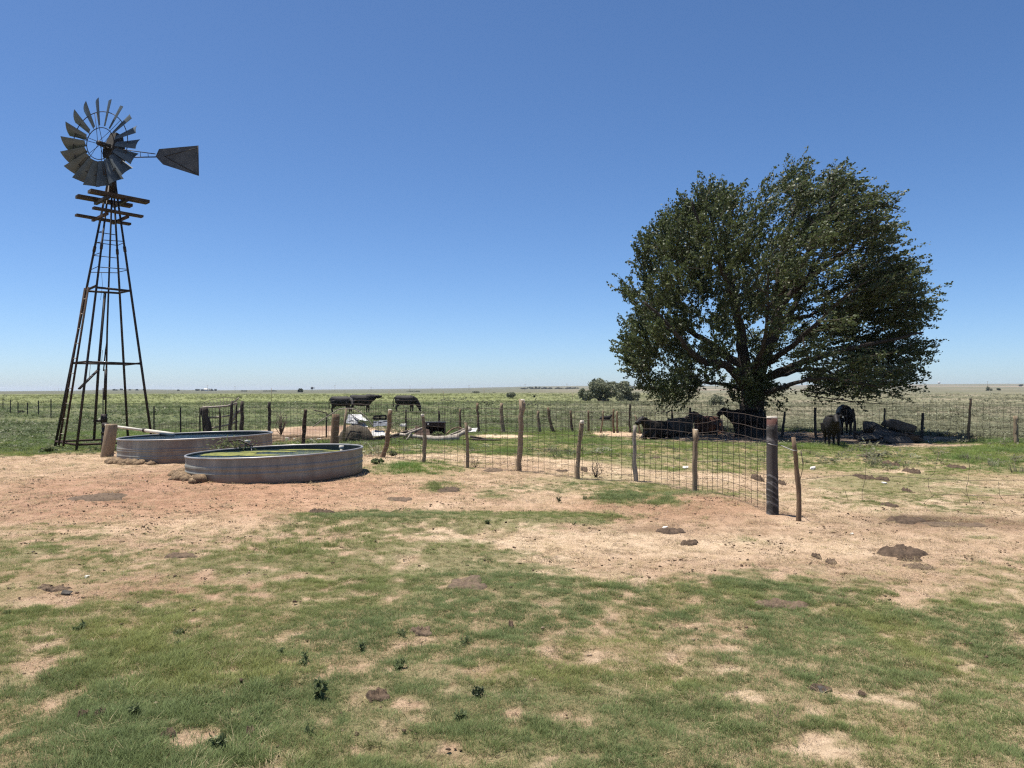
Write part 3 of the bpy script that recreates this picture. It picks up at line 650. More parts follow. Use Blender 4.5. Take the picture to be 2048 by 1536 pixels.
# straw and mud heaped against the walls
def clods(name, cx, cy, Rt, a0, a1, n, s0, label):
    mb = MB()
    for q in range(n):
        a = rng.uniform(a0, a1); rr = Rt+.03+abs(rng.normal(0, .09)); x, y = cx+rr*math.cos(a), cy+rr*math.sin(a); s = s0*(.4+rng.random())*math.exp(-(rr-Rt)*3)
        bm_ = bmesh.new(); bmesh.ops.create_icosphere(bm_, subdivisions=2, radius=1); V = np.array([v.co[:] for v in bm_.verts]); f = [tuple(v.index for v in fc.verts) for fc in bm_.faces]; bm_.free()
        k = 1+(fbm(V[:, 0]*1.4+q, V[:, 1]*1.4+V[:, 2], .8, 3, q)-.5)*1.0
        mb.add(V*k[:, None]*[s, s, s*.75]+[x, y, H0(x, y)+s*.15], f)
    o = link(name, mesh_np(name, np.concatenate(mb.v), mb.f, M['mud_clod'])); tag(o, label, kind='stuff')
clods('mud_heap', -4.47, 14.7, 1.60, R(182), R(240), 70, .13, 'straw and dried mud heaped against the grey tank')
clods('mud_crumbs', -7.30, 17.95, 1.66, R(188), R(262), 70, .12, 'reddish mud and straw heaped against the brown tank')

# ------------------------------------------------------------------ fences
def post_mb(bx, by, tx, ty, wpx, d=None, mid=None, rough=.16, sides=10, fork=False, taper=.85):
    b = at(bx, by) if d is None else pt(bx, by, d)
    if d is not None: b[2] = H0(b[0], b[1])
    t = pt(tx, ty, b[1]); r = wpx*b[1]/F/2*(.85 if wpx < 16 else 1); n = 9; P = []; rr = []
    mo = np.zeros(3) if mid is None else np.array([(mid)*b[1]/F, 0, 0])
    lean = rng.normal()*.03
    for q in range(n):
        u = q/(n-1); p = b*(1-u)+t*u+mo*math.sin(u*math.pi)+np.array([rng.normal()*r*.15, lean*u+rng.normal()*r*.12, 0])*(1 if wpx < 16 else .15)*(1 if 0 < q else 0); P.append(p); rr.append(r*(1.08+(taper-1.08)*u)*(1+rng.normal()*(.06 if wpx < 16 else .012)))
    P = [b-[0, 0, .15]]+P; rr = [rr[0]]+rr
    mb = MB(); mb.tube(P, rr, sides, jit=rough)
    if fork:
        mb.tube([P[-3], P[-2]+[-r*.5, 0, 0], t+[-r*.9, 0, .02]], [r*.6, r*.6, r*.45], 7, jit=.2); mb.tube([P[-3], P[-2]+[r*.6, 0, 0], t+[r*.8, 0, -.06]], [r*.6, r*.6, r*.5], 7, jit=.2)
    return mb, b, t, r
def wire_span(a, b, za, zb, nv, hs, rad_, jit=.006, sag=0.0, lean=0):
    """one welded wire panel between two ground points, hs = heights of the level wires as fractions of the top"""
    mb = MB(); a = np.asarray(a, float); b = np.asarray(b, float); n = 7
    def P(u, f):
        g = a[:2]*(1-u)+b[:2]*u; z0 = H0(*g); top = za*(1-u)+zb*u-sag*math.sin(math.pi*u)
        return np.array([g[0]+lean*f, g[1], z0+f*top])
    tu = np.linspace(0, 1, n); wv = rng.normal(0, jit, (len(hs), n)); wv[:, 0] = wv[:, -1] = 0
    L1 = np.array([[P(u, h)+[0, 0, wv[q, i]] for i, u in enumerate(tu)] for q, h in enumerate(hs)])
    V, f = batch_tubes(L1, np.full(L1.shape[:2], rad_)); mb.add(V, f)
    us = (np.arange(nv)+.5)/nv; hv = np.linspace(hs[0], hs[-1], 6)
    L2 = np.array([[P(u, h)+[rng.normal()*jit*.5, rng.normal()*jit, 0] for h in hv] for u in us]); V, f = batch_tubes(L2, np.full(L2.shape[:2], rad_)); mb.add(V, f)
    return mb
HS = np.array([.02, .10, .19, .29, .40, .52, .64, .76, .88, 1.0])
NEAR = [  # base px, top px, width px, mid bend px, material, options
    (1545, 1028, 1544, 836, 22, 0, 'corner', {}), (1390, 986, 1392, 860, 12, -2, 'post_grey', {'fork': True}), (1272, 962, 1269, 851, 10, -2, 'bleached', {}), (1155, 958, 1164, 842, 11, -1, 'post_grey', {}),
    (1038, 942, 1045, 800, 13, 0, 'post_grey', {'fork': True}), (935, 936, 932, 845, 8, 1, 'post_grey', {}), (846, 925, 845, 829, 9, 4, 'post_grey', {}), (765, 915, 780, 820, 11, 4, 'post_brown', {}),
    (668, 897, 672, 828, 17, 0, 'post_brown', {}), (606, 893, 611, 819, 9, 0, 'rust', {}), (539, 886, 539, 804, 8, 0, 'post_dark', {}), (484, 885, 484, 802, 9, 0, 'post_dark', {})]
def corner_mat():
    m, n, b = newmat('tarred_post'); L = n.links.new; tc = nd(n, 'ShaderNodeTexCoord')
    mp = nd(n, 'ShaderNodeMapping', vector_type='TEXTURE'); mp.inputs['Rotation'].default_value = (0, R(32), R(15)); mp.inputs['Scale'].default_value = (.45, .45, .085); L(tc.outputs['Object'], mp.inputs[0])
    wv = nd(n, 'ShaderNodeTexNoise', i_Scale=1.6, i_Detail=6., i_Roughness=.65, i_Distortion=.9); L(mp.outputs[0], wv.inputs['Vector'])
    col = ramp(n, wv.outputs[0], [(.40, (.022, .019, .017)), (.52, (.05, .044, .04)), (.60, (.20, .19, .18))]).outputs[0]
    sp = nd(n, 'ShaderNodeSeparateXYZ'); L(tc.outputs['Object'], sp.inputs[0])
    mid = ramp(n, sp.outputs[2], [(.50, (0, 0, 0)), (.56, (1, 1, 1)), (.84, (1, 1, 1)), (.90, (0, 0, 0))]).outputs[0]
    col = mixc(n, mid, col, (.060, .050, .045))
    red = ramp(n, sp.outputs[2], [(1.10, (0, 0, 0)), (1.0, (0, 0, 0))]); red.color_ramp.elements[0].position = .0
    mr = nd(n, 'ShaderNodeMapRange'); mr.inputs[1].default_value = 1.13; mr.inputs[2].default_value = 1.18; L(sp.outputs[2], mr.inputs[0])
    n.nodes.remove(red); col = mixc(n, mr.outputs[0], col, (.085, .032, .022))
    L(col, b.inputs['Base Color']); b.inputs['Roughness'].default_value = .8
    t = nd(n, 'ShaderNodeTexNoise', i_Scale=22., i_Detail=5.); L(mp.outputs[0], t.inputs['Vector']); bp = nd(n, 'ShaderNodeBump', i_Strength=.5, i_Distance=.02); L(t.outputs[0], bp.inputs['Height']); L(bp.outputs[0], b.inputs['Normal'])
    return m
M['corner'] = corner_mat()
root = thing('wire_fence', at(1160, 958), 'rusty wire mesh fence on crooked wooden posts running back from the striped corner post', 'fence')
pts = []
for bx, by, tx, ty, wp, mid, mt, kw in NEAR:
    mb, b, t, r = post_mb(bx, by, tx, ty, wp, mid=mid, sides=16 if mt == 'corner' else 10, rough=.04 if mt == 'corner' else .18, taper=.97 if mt == 'corner' else .85, **kw)
    if mt == 'corner':        # its texture is laid out from its foot
        V = np.concatenate(mb.v); pw = link('corner_post', mesh_np('corner_post', V-b, mb.f, M['corner']), b-wloc(root), root); pw['label'] = 'stout corner post with slanting pale and tarry streaks and red brown top'
        mb2 = MB(); mb2.tube([t-[0, 0, .004], t+[0, 0, .018]], [r*1.0, r*.9], 16); cp = link('post_cap', mesh_np('post_cap', np.concatenate(mb2.v)-b, mb2.f, M['post_pale']), parent=pw)
    else:
        o = part('fence_post', mb, M[mt], root)
        if ty in (829, 820, 860, 842, 800):
            mb2 = MB(); mb2.tube([t-[0, 0, r*1.2], t+[0, 0, r*.3]], [r*1.02, r*.75], 9, jit=.15); part('post_top', mb2, M['post_pale'], o)
    pts.append((b, t))
for q in range(len(pts)-1):
    a, b = pts[q][0], pts[q+1][0]; L_ = np.linalg.norm(a-b); part('wire_mesh', wire_span(a+[0, -.06, 0], b+[0, -.06, 0], 1.27 if q else 1.24, 1.27, max(3, int(L_/.165)), HS, .0036), M['wire'], root)
# gate post beside the corner and the wire loop that ties them
mb, b, t, r = post_mb(1597, 1042, 1587, 874, 11, mid=4)
root2 = thing('gate_stake', b, 'slim weathered wooden stake standing just right of the striped corner post', 'post'); part('stake', mb, M['post_brown'], root2)
ca = pts[0][0]; mb = MB(); zz = ca[2]+.90
lp_ = [(ca[0]-.08, ca[1]-.06, zz+.02), (ca[0], ca[1]-.085, zz+.0), (ca[0]+.085, ca[1]-.03, zz)] + [(b[0]-.09+.0, b[1]-.05, b[2]+.885), (b[0]-.03, b[1]-.055, b[2]+.88)]
mb.tube(lp_, .006, 5); part('tie_wire', mb, M['galv_wire'], root2)
mb = MB(); mb.tube([pt(1603, 903, b[1]), pt(1606, 935, b[1]), pt(1600, 960, b[1])], .004, 4); part('loose_wire', mb, M['wire'], root2); mb = MB(); mb.tube([pt(1601, 902, b[1]), pt(1608, 930, b[1])], .004, 4); part('loose_wire', mb, M['wire'], root2)

FARF = [(812, 863, 812, 819, 4, 'steel'), (882, 862, 878, 822, 5, 'post_dark'), (920, 866, 920, 818, 6, 'post_brown'), (958, 866, 954, 806, 6, 'post_brown'), (1007, 866, 1003, 806, 9, 'post_grey'), (1080, 866, 1076, 822, 7, 'post_grey'),
        (1108, 867, 1096, 815, 7, 'post_brown'), (1145, 866, 1141, 821, 6, 'post_brown'), (1177, 866, 1177, 821, 5, 'post_brown'), (1201, 866, 1206, 821, 4, 'post_grey'), (1228, 865, 1227, 818, 5, 'post_brown'), (1235, 865, 1234, 822, 5, 'post_grey'),
        (1260, 866, 1260, 808, 5, 'post_dark'), (1280, 868, 1270, 830, 4, 'post_grey'), (1340, 870, 1343, 820, 5, 'post_dark'), (1386, 872, 1380, 815, 6, 'post_dark'), (1434, 873, 1440, 826, 6, 'post_dark'),
        (1563, 874, 1569, 823, 6, 'post_dark'), (1633, 876, 1631, 815, 7, 'post_dark'), (1710, 878, 1706, 817, 7, 'post_dark'), (1769, 878, 1769, 816, 5, 'post_dark'), (1843, 879, 1846, 826, 7, 'post_dark'), (1937, 884, 1941, 797, 6, 'post_brown'), (2032, 889, 2033, 832, 10, 'post_grey'), (2140, 892, 2141, 815, 8, 'post_brown')]
root = thing('wire_fence', at(1443, 871), 'long wire mesh fence with many short stakes running past behind the big tree', 'fence')
fp = []
for bx, by, tx, ty, wp, mt in FARF:
    mb, b, t, r = post_mb(bx, by, tx, ty, wp, mid=rng.normal()*1.2, rough=.2, sides=8); part('fence_post', mb, M[mt], root); fp.append(b)
ext_l = [at(700, 864), at(745, 864)]
line = ext_l+[p for p in fp]
for q in range(len(line)-1):
    a, b = line[q], line[q+1]; L_ = np.linalg.norm(a-b)
    if L_ < .25: continue
    part('wire_mesh', wire_span(a+[0, .07, 0], b+[0, .07, 0], 1.24, 1.24, max(2, int(L_/.20)), HS, .0052, jit=.01), M['wire'], root)
# steel T-post fence at the left of the tanks, with slack mesh
root = thing('wire_fence', at(360, 878), 'slack wire mesh on thin black steel posts behind the brown stained tank', 'fence')
tp = []
for bx, by, ty in ((308, 882, 812), (361, 882, 815), (400, 883, 815)):
    b = at(bx, by); t = pt(bx, ty, b[1]); mb = MB(); mb.board(b-[0, 0, .15], t, .04, .015, (0, 1, 0)); mb.board(b-[0, -.012, .15], t+[0, .012, 0], .012, .03, (0, 1, 0)); part('steel_post', mb, M['steel'], root, False); tp.append(b)
for (a, b, za, zb) in ((tp[0], tp[1], .52, .66), (tp[1], tp[2], .70, .82)): part('wire_mesh', wire_span(a, b, za, zb, 8, np.linspace(.04, 1, 8), .0048, .014, .03), M['wire'], root)
a_, b_ = at(388, 883), at(412, 883); part('wire_mesh', wire_span(a_, b_, 1.28, 1.28, 3, np.linspace(.1, 1, 8), .0048, .01), M['wire'], root)
# makeshift gate with the bowed panel
g0 = at(418, 884); root = thing('wire_gate', g0, 'makeshift gate of bent branches and bowed wire mesh behind the tanks', 'gate')
mb, b, t, r = post_mb(420, 884, 409, 814, 15, rough=.2); part('gate_post', mb, M['post_dark'], root); mb, b, t, r = post_mb(413, 884, 406, 815, 9); part('gate_post', mb, M['post_dark'], root)
D = g0[1]+.25
for bx, tx, ty, wp in ((440, 439, 815, 4), (459, 464, 802, 8), (472, 473, 806, 5)):
    mb, b, t, r = post_mb(bx, 884, tx, ty, wp, rough=.2); part('stick', mb, M['post_dark'], root)
for P_, rd in (([(405, 815), (430, 814), (455, 812), (474, 806)], .034), ([(412, 835), (440, 834), (460, 831), (476, 826)], .026), ([(406, 855), (420, 857), (440, 853), (460, 849), (475, 843)], .028), ([(460, 850), (470, 832), (481, 818)], .035), ([(468, 804), (474, 799), (478, 795)], .02)):
    mb = MB(); Q_ = [pt(px_, py_, D-.12+rng.normal()*.02) for px_, py_ in P_]; mb.tube(Q_, [rd]*len(Q_), 7, jit=.2); part('branch_rail', mb, M['bleached'], root)
mb = MB(); arc = [(403, 808), (412, 803), (425, 799), (440, 796), (455, 795), (466, 796), (477, 799)]; low = [(403, 814), (415, 814), (428, 813), (442, 813), (454, 811), (464, 808), (474, 806)]
mb.tube([pt(x, y, D+.3) for x, y in arc], .0075, 4); mb.tube([pt(x, (y+y2)/2, D+.18) for (x, y), (_, y2) in zip(arc, low)], .004, 4)
for k_ in range(13):
    u = k_/12; xa, ya = np.interp(u*6, range(7), [a[0] for a in arc]), np.interp(u*6, range(7), [a[1] for a in arc]); xl, yl = np.interp(.5+u*5, range(7), [a[0] for a in low]), np.interp(.5+u*5, range(7), [a[1] for a in low])
    mb.tube([pt(xa, ya, D+.3), pt(xl, yl, D), (pt(xl, yl, D)*[1, 1, 0]+[0, 0, .05])], .006, 4)
for h in (.25, .5, .75, .95): mb.tube([pt(410, 884, D)*[1, 1, 0]+[0, 0, h], pt(440, 884, D)*[1, 1, 0]+[0, 0, h], pt(474, 884, D)*[1, 1, 0]+[0, 0, h+.1]], .004, 4)
part('bowed_mesh', mb, M['wire'], root)
# left field fence: steel posts and strands
root = thing('barbed_wire_fence', at(55, 832), 'barbed wire fence on thin steel posts crossing the weedy field left of the windmill', 'fence'); lf = []
for bx, by, ty in ((-60, 820, 797), (-20, 822, 798), (6, 824, 798), (21, 827, 800), (36, 832, 804), (55, 831, 805), (77, 833, 801), (102, 836, 798)):
    b = at(bx, by); t = pt(bx, ty, b[1]); mb = MB(); mb.board(b-[0, 0, .2], t, .055, .03, (0, 1, 0)); part('steel_post', mb, M['steel'], root, False); lf.append((b, t))
for f in (.35, .6, .88):
    mb = MB(); mb.tube([b*(1-f)+t*f for b, t in lf], .006, 4); part('strand', mb, M['wire'], root)
b = at(206, 850); mb = MB(); mb.tube([b-[0, 0, .1], pt(206, 776, b[1])], .022, 6); single('steel_rod', mb, M['steel'], b, 'tall thin steel rod standing in the grass behind the windmill', 'rod')
# drooping loose netting at the right
root = thing('sagging_netting', at(1850, 1018), 'torn old netting wire sagging over the sand right of the stake', 'wire netting')
def zw(P_, rd=.0042, D=None):
    mb = MB(); Q_ = []
    for x, y, h in P_: g = at(x, y); Q_.append(pt(x, y, g[1])+[0, 0, h])
    mb.tube(Q_, rd, 4); return mb
dd = 11.4
def zp(P_, rd=.0032): mb = MB(); mb.tube([pt(x, y, dd+rng.normal()*.03) for x, y in P_], rd, 4); return mb
for P_ in ([(1733, 901), (1732, 925), (1731, 955), (1724, 985), (1725, 1006)], [(1750, 902), (1762, 910), (1768, 921)], [(1878, 905), (1872, 930), (1869, 945), (1856, 957), (1857, 975), (1864, 990)],
           [(1934, 908), (1939, 930), (1937, 960), (1932, 975), (1935, 990), (1939, 1002), (1938, 1016), (1928, 1022)], [(1850, 1013), (1849, 1005), (1860, 996), (1868, 991)], [(1997, 963), (1999, 990), (2006, 1000), (2014, 1008)],
           [(1924, 983), (1934, 991)], [(1690, 981), (1695, 998)]): part('drop_wire', zp(P_), M['wire'], root)
for P_ in ([(1600, 960), (1660, 952), (1750, 950), (1850, 957), (1930, 961), (2060, 960)], [(1605, 1005), (1725, 1007), (1780, 1015), (1850, 1021), (1928, 1022), (1990, 1024), (2070, 1019)], [(1864, 990), (1900, 989), (1935, 991), (2000, 992), (2070, 988)]):
    part('line_wire', zp(P_, .0030), M['wire'], root)
# ------------------------------------------------------------------ the big tree
TB = at(1503, 872); TD = TB[1]; K = TD/F
def tq(px, py, dy=0.0):                 # a point of the tree given in the plane of its trunk, then moved in depth
    p = pt(px, py, TD); p[1] += dy; return p
OUT = np.array([(1300, 800), (1275, 765), (1240, 720), (1220, 690), (1222, 655), (1240, 625), (1232, 590), (1255, 545), (1272, 490), (1300, 455), (1325, 415), (1345, 398), (1390, 385), (1440, 374), (1500, 362),
       (1540, 350), (1585, 335), (1615, 320), (1632, 308), (1650, 333), (1660, 346), (1690, 347), (1728, 344), (1745, 372), (1793, 382), (1790, 420), (1806, 440), (1800, 480), (1780, 505), (1822, 545), (1825, 580), (1855, 600),
       (1868, 622), (1886, 655), (1872, 690), (1868, 720), (1845, 745), (1838, 772), (1800, 786), (1740, 788), (1690, 780), (1640, 795), (1590, 778), (1540, 800), (1480, 800), (1455, 775), (1425, 762), (1400, 772), (1375, 795), (1335, 803)], float)
HOLES = [(1425, 742, 38, 16), (1380, 600, 22, 26), (1562, 640, 18, 26), (1690, 757, 40, 16), (1795, 686, 42, 9), (1440, 655, 16, 22), (1352, 660, 22, 10), (1610, 742, 30, 14), (1535, 745, 14, 30), (1750, 735, 26, 9),
         (1640, 570, 18, 9), (1330, 735, 20, 12), (1478, 545, 12, 14), (1700, 520, 14, 10), (1405, 520, 12, 10), (1770, 610, 22, 8), (1590, 600, 12, 20), (1270, 700, 16, 10), (1300, 755, 14, 18), (1460, 735, 22, 20), (1410, 690, 16, 9), (1345, 560, 12, 16), (1520, 610, 12, 26), (1655, 640, 22, 9), (1720, 710, 28, 8), (1590, 770, 26, 10), (1480, 480, 10, 12), (1640, 470, 10, 12), (1420, 450, 9, 9), (1250, 640, 10, 12)]
def inside(P, poly):
    x, y = P[:, 0], P[:, 1]; c = np.zeros(len(P), bool); j = len(poly)-1
    for i in range(len(poly)):
        xi, yi = poly[i]; xj, yj = poly[j]
        c ^= ((yi > y) != (yj > y)) & (x < (xj-xi)*(y-yi)/(yj-yi+1e-9)+xi); j = i
    return c
def row(y):
    xs = []
    for i in range(len(OUT)):
        a, b = OUT[i-1], OUT[i]
        if (a[1] > y) != (b[1] > y): xs.append(a[0]+(y-a[1])/(b[1]-a[1])*(b[0]-a[0]))
    return (min(xs), max(xs)) if xs else (1500, 1500)
LIMBS = [  # (list of (px, py, depth offset), start radius, end radius)
    ([(1503, 876, 0), (1503, 845, 0), (1504, 815, 0), (1506, 790, 0), (1500, 765, 0)], .50, .36),
    ([(1502, 775, 0), (1495, 743, .1), (1488, 700, .2), (1484, 660, .2), (1476, 615, .3), (1464, 570, .4), (1452, 520, .5), (1440, 470, .6), (1428, 425, .5)], .30, .05),
    ([(1508, 775, 0), (1520, 735, -.1), (1535, 690, -.2), (1543, 650, -.3), (1546, 600, -.3), (1552, 540, -.4), (1568, 470, -.4), (1590, 410, -.3), (1615, 350, -.2)], .28, .04),
    ([(1500, 785, 0), (1466, 753, -.5), (1434, 730, -1.), (1393, 727, -1.4), (1355, 705, -1.8), (1332, 680, -2.0), (1300, 645, -2.2), (1268, 618, -2.2)], .20, .035),
    ([(1496, 740, 0), (1462, 712, .4), (1432, 685, .8), (1400, 660, 1.2), (1385, 650, 1.4), (1344, 632, 1.8), (1310, 600, 2.1), (1285, 560, 2.3)], .17, .03),
    ([(1535, 690, -.2), (1560, 660, .3), (1584, 638, .7), (1606, 610, 1.), (1630, 575, 1.4), (1660, 530, 1.8), (1685, 495, 2.1), (1710, 460, 2.3)], .20, .035),
    ([(1544, 650, -.3), (1566, 594, -.7), (1610, 552, -1.2), (1655, 515, -1.7), (1690, 480, -2.1), (1720, 458, -2.3)], .16, .03),
    ([(1512, 770, 0), (1550, 742, -.8), (1600, 720, -1.5), (1660, 700, -2.2), (1715, 688, -2.6), (1765, 676, -2.8)], .17, .03),
    ([(1515, 780, 0), (1560, 755, 1.), (1620, 740, 1.8), (1680, 735, 2.3), (1730, 744, 2.6), (1765, 752, 2.7)], .15, .03),
    ([(1484, 660, .2), (1460, 620, -.8), (1430, 580, -1.6), (1395, 530, -2.3), (1365, 480, -2.6), (1350, 440, -2.6)], .13, .025),
    ([(1488, 690, .2), (1500, 640, 1.4), (1510, 580, 2.3), (1505, 510, 2.9), (1500, 440, 2.9), (1498, 395, 2.5)], .15, .025),
    ([(1546, 600, -.3), (1560, 560, -1.6), (1580, 500, -2.6), (1600, 440, -2.9), (1610, 385, -2.3)], .13, .025),
    ([(1584, 638, .7), (1640, 625, 1.0), (1690, 604, 1.4), (1740, 590, 1.5)], .11, .022),
    ([(1500, 785, 0), (1470, 770, 1.), (1430, 765, 1.8), (1390, 770, 2.2), (1350, 780, 2.4)], .10, .02),
    ([(1515, 790, 0), (1530, 775, -1.8), (1560, 760, -3.), (1610, 765, -3.6), (1660, 775, -3.8)], .11, .02),
    ([(1500, 760, 0), (1490, 720, -1.6), (1480, 680, -2.8), (1470, 620, -3.6), (1465, 560, -3.8)], .13, .02),
    ([(1520, 735, -.1), (1545, 700, -1.8), (1570, 660, -3.), (1600, 620, -3.7), (1640, 590, -3.9)], .13, .02)]
def smooth_path(P, n):
    P = np.asarray(P, float); t = np.linspace(0, len(P)-1, n); out = []
    for q in t:
        i = min(int(q), len(P)-2); f = q-i; p0, p1, p2, p3 = P[max(i-1, 0)], P[i], P[i+1], P[min(i+2, len(P)-1)]
        out.append(.5*((2*p1)+(-p0+p2)*f+(2*p0-5*p1+4*p2-p3)*f*f+(-p0+3*p1-3*p2+p3)*f**3))
    return np.array(out)
def build_tree():
    root = thing('tree', (TB[0], TB[1], H0(TB[0], TB[1])), 'large windswept cottonwood tree shading the resting cattle', 'tree')
    nodes = []; nrad = []
    for q, (P, r0, r1) in enumerate(LIMBS):
        W = smooth_path([tq(*p) for p in P], len(P)*4); n = len(W); W += rng.normal(0, .015+.02*r0, W.shape)
        rr = r0+(r1-r0)*np.linspace(0, 1, n)**.75
        if q == 0:
            rr = rr*(1+.28*np.exp(-np.arange(n)/3.)); mb = MB(); mb.tube(W, rr, 18, jit=.14); part('trunk', mb, M['bark'], root)
        else:
            mb = MB(); mb.tube(W, rr, 9, jit=.12); part('limb', mb, M['bark'], root)
            nodes.append(W); nrad.append(rr)
    NP = np.concatenate(nodes); NR = np.concatenate(nrad); core = tq(1510, 700)
    # leaf cluster centres filling the outline
    cl = []; tries = 0
    while len(cl) < 470 and tries < 60000:
        tries += 1
        q = np.array([[rng.uniform(1215, 1890), rng.uniform(310, 805)]])
        if not inside(q, OUT)[0]: continue
        px, py = q[0]; xl, xr = row(py); wd = (xr-xl)/2; xc = (xl+xr)/2; u = (px-xc)/max(wd, 1)
        dm = min(wd*K*.88, 5.4)*math.sqrt(max(0, 1-u*u)); dy = rng.uniform(-1, 1)*dm
        # stay a little inside so the leaves reach, not pass, the outline
        cen = np.array([1545, 590]); qi = cen+(q[0]-cen)*np.array([.955 if q[0][0] < 1545 else .80, .945 if q[0][1] < 590 else .955])
        if any(((px-hx)/rx)**2+((py-hy)/ry)**2 < 1 for hx, hy, rx, ry in HOLES): continue
        shell = math.sqrt(u*u+(dy/max(dm, .1))**2*(1-u*u)); low = py > 640
        if rng.random() > (.30+.70*shell**1.5)*(.36 if (640 < py < 765 and abs(u) < .42) else 1.3 if py >= 765 else 1): continue
        c = tq(qi[0], qi[1], dy)
        if cl and np.min(np.linalg.norm(np.array(cl)-c, axis=1)) < .44: continue
        if fbm(np.array([c[0]*1.0]), np.array([c[2]+c[1]*.7]), 1.25, 2, 200)[0] < .42: continue
        if shell > .72 and fbm(np.array([c[0]]), np.array([c[2]*1.1+c[1]*.6]), 2.1, 2, 222)[0] < .43: continue
        cl.append(c)
    cl = np.array(cl); order = np.argsort(np.linalg.norm(cl-core, axis=1)); cl = cl[order]
    # branches to the clusters
    BP, BR = [], []
    for c in cl:
        d = np.linalg.norm(NP-c, axis=1)+.35*np.maximum(0, np.linalg.norm(NP-core, axis=1)-np.linalg.norm(c-core)+.3)*3
        k = int(np.argmin(d)); s = NP[k]; r0 = min(NR[k]*.7, .012+.016*np.linalg.norm(c-s)+.01); v = c-s; L_ = np.linalg.norm(v)
        m1 = s+v*.35+np.array([-.05*L_, 0, .10*L_])+rng.normal(0, .05*L_, 3); m2 = s+v*.7+np.array([.0, 0, .06*L_])+rng.normal(0, .04*L_, 3)
        BP.append([s, m1, m2, c, c+v/L_*.25+[.12, 0, .03]]); BR.append([r0, r0*.8, r0*.6, r0*.4, .005])
        NP = np.concatenate([NP, [m1, m2, c]]); NR = np.concatenate([NR, [r0*.8, r0*.6, max(r0*.45, .012)]])
    # bare twigs hanging at the lower right and inside
    for P in ([(1560, 790, -2.5), (1620, 798, -2.6), (1690, 806, -2.7), (1730, 802, -2.8)], [(1620, 796, -2.6), (1650, 803, -2.6), (1690, 795, -2.6), (1745, 788, -2.6)], [(1720, 772, 2.), (1745, 785, 2.), (1766, 812, 2.1)], [(1690, 770, 2.), (1730, 792, 2.), (1765, 800, 2.1)],
              [(1590, 790, -2.), (1600, 805, -2.), (1618, 809, -2.)], [(1570, 780, -1.5), (1640, 790, -1.6), (1700, 795, -1.7)], [(1388, 735, .3), (1380, 745, .3), (1377, 760, .3)], [(1400, 738, .2), (1397, 750, .2), (1395, 762, .2)]):
        W = smooth_path([tq(*p) for p in P], 5); BP.append(W); BR.append([.022, .018, .014, .01, .006])
    V, f = batch_tubes(np.array(BP, float), np.array(BR), 5)
    b = link('branches', mesh_np('branches', V-wloc(root), f, M['bark']), parent=root); b['kind'] = 'stuff'
    # twigs with leaves streaming downwind
    wind = np.array([1., .12, .18]); TP, TR, leaf_p, leaf_d = [], [], [], []
    for c in cl:
        out = c-core; out /= np.linalg.norm(out); side = float(np.clip((c[0]-core[0])/6+.5, 0, 1))
        main = out*(.75-.25*side)+wind*(.25+.8*side)+np.array([0, 0, .30*(1-.6*side)])+rng.normal(0, .22, 3); main /= np.linalg.norm(main)
        for q in range(12):
            rd = rng.normal(0, 1, 3); d = main+rd*(.42-.16*side); d /= np.linalg.norm(d); L_ = (.50+.62*rng.random())*(.75+.35*side)
            s = c+rng.normal(0, .17, 3)-main*.30; e = s+d*L_+wind*.08*side-np.array([0, 0, .10*side*L_])
            m = (s+e)/2+np.array([0, 0, .05*L_]); TP.append([s, m, e]); TR.append([.008, .006, .003])
            nl = int(24+rng.random()*12); t = rng.random(nl)[:, None]**.85
            leaf_p.append((1-t)**2*s+2*t*(1-t)*m+t**2*e+rng.normal(0, .038, (nl, 3)))
            leaf_d.append(np.tile(d*.7+wind*.5*side, (nl, 1))+rng.normal(0, .50, (nl, 3)))
    V, f = batch_tubes(np.array(TP), np.array(TR), 3); tw = link('twigs', mesh_np('twigs', V-wloc(root), f, M['dry_twig']), parent=root); tw['kind'] = 'stuff'
    # the leafy sprouts on the trunk
    for (px, py, dy, rr, n) in ((1500, 755, -.7, .42, 650), (1492, 790, -.7, .35, 420), (1520, 770, -.6, .3, 280), (1420, 680, -2.1, .45, 500), (1335, 790, 0, .55, 700), (1318, 775, -.8, .45, 500), (1345, 770, 1.0, .5, 500)):
        c = tq(px, py, dy); leaf_p.append(c+rng.normal(0, 1, (n, 3))*rr*[.55, .45, .55]); leaf_d.append(rng.normal(0, 1, (n, 3))+[.3, 0, .6])
    P = np.concatenate(leaf_p); D = np.concatenate(leaf_d); D /= np.linalg.norm(D, axis=1, keepdims=True); N = len(P)
    s = np.cross(D, rng.normal(0, 1, (N, 3))); s /= np.linalg.norm(s, axis=1, keepdims=True)
    nrm = np.cross(s, D); ln = (.045*(.65+.7*rng.random(N)))[:, None]
    quad = np.stack([P-D*ln, P+s*ln*.72-D*ln*.1+nrm*ln*.15, P+D*ln*1.1, P-s*ln*.72-D*ln*.1+nrm*ln*.15], 1).reshape(-1, 3)
    o = link('crown', mesh_np('crown', quad-wloc(root), np.arange(N*4).reshape(-1, 4), M['leaf'], False), parent=root)
    print('leaves', N, 'clusters', len(cl))
    return root
build_tree()

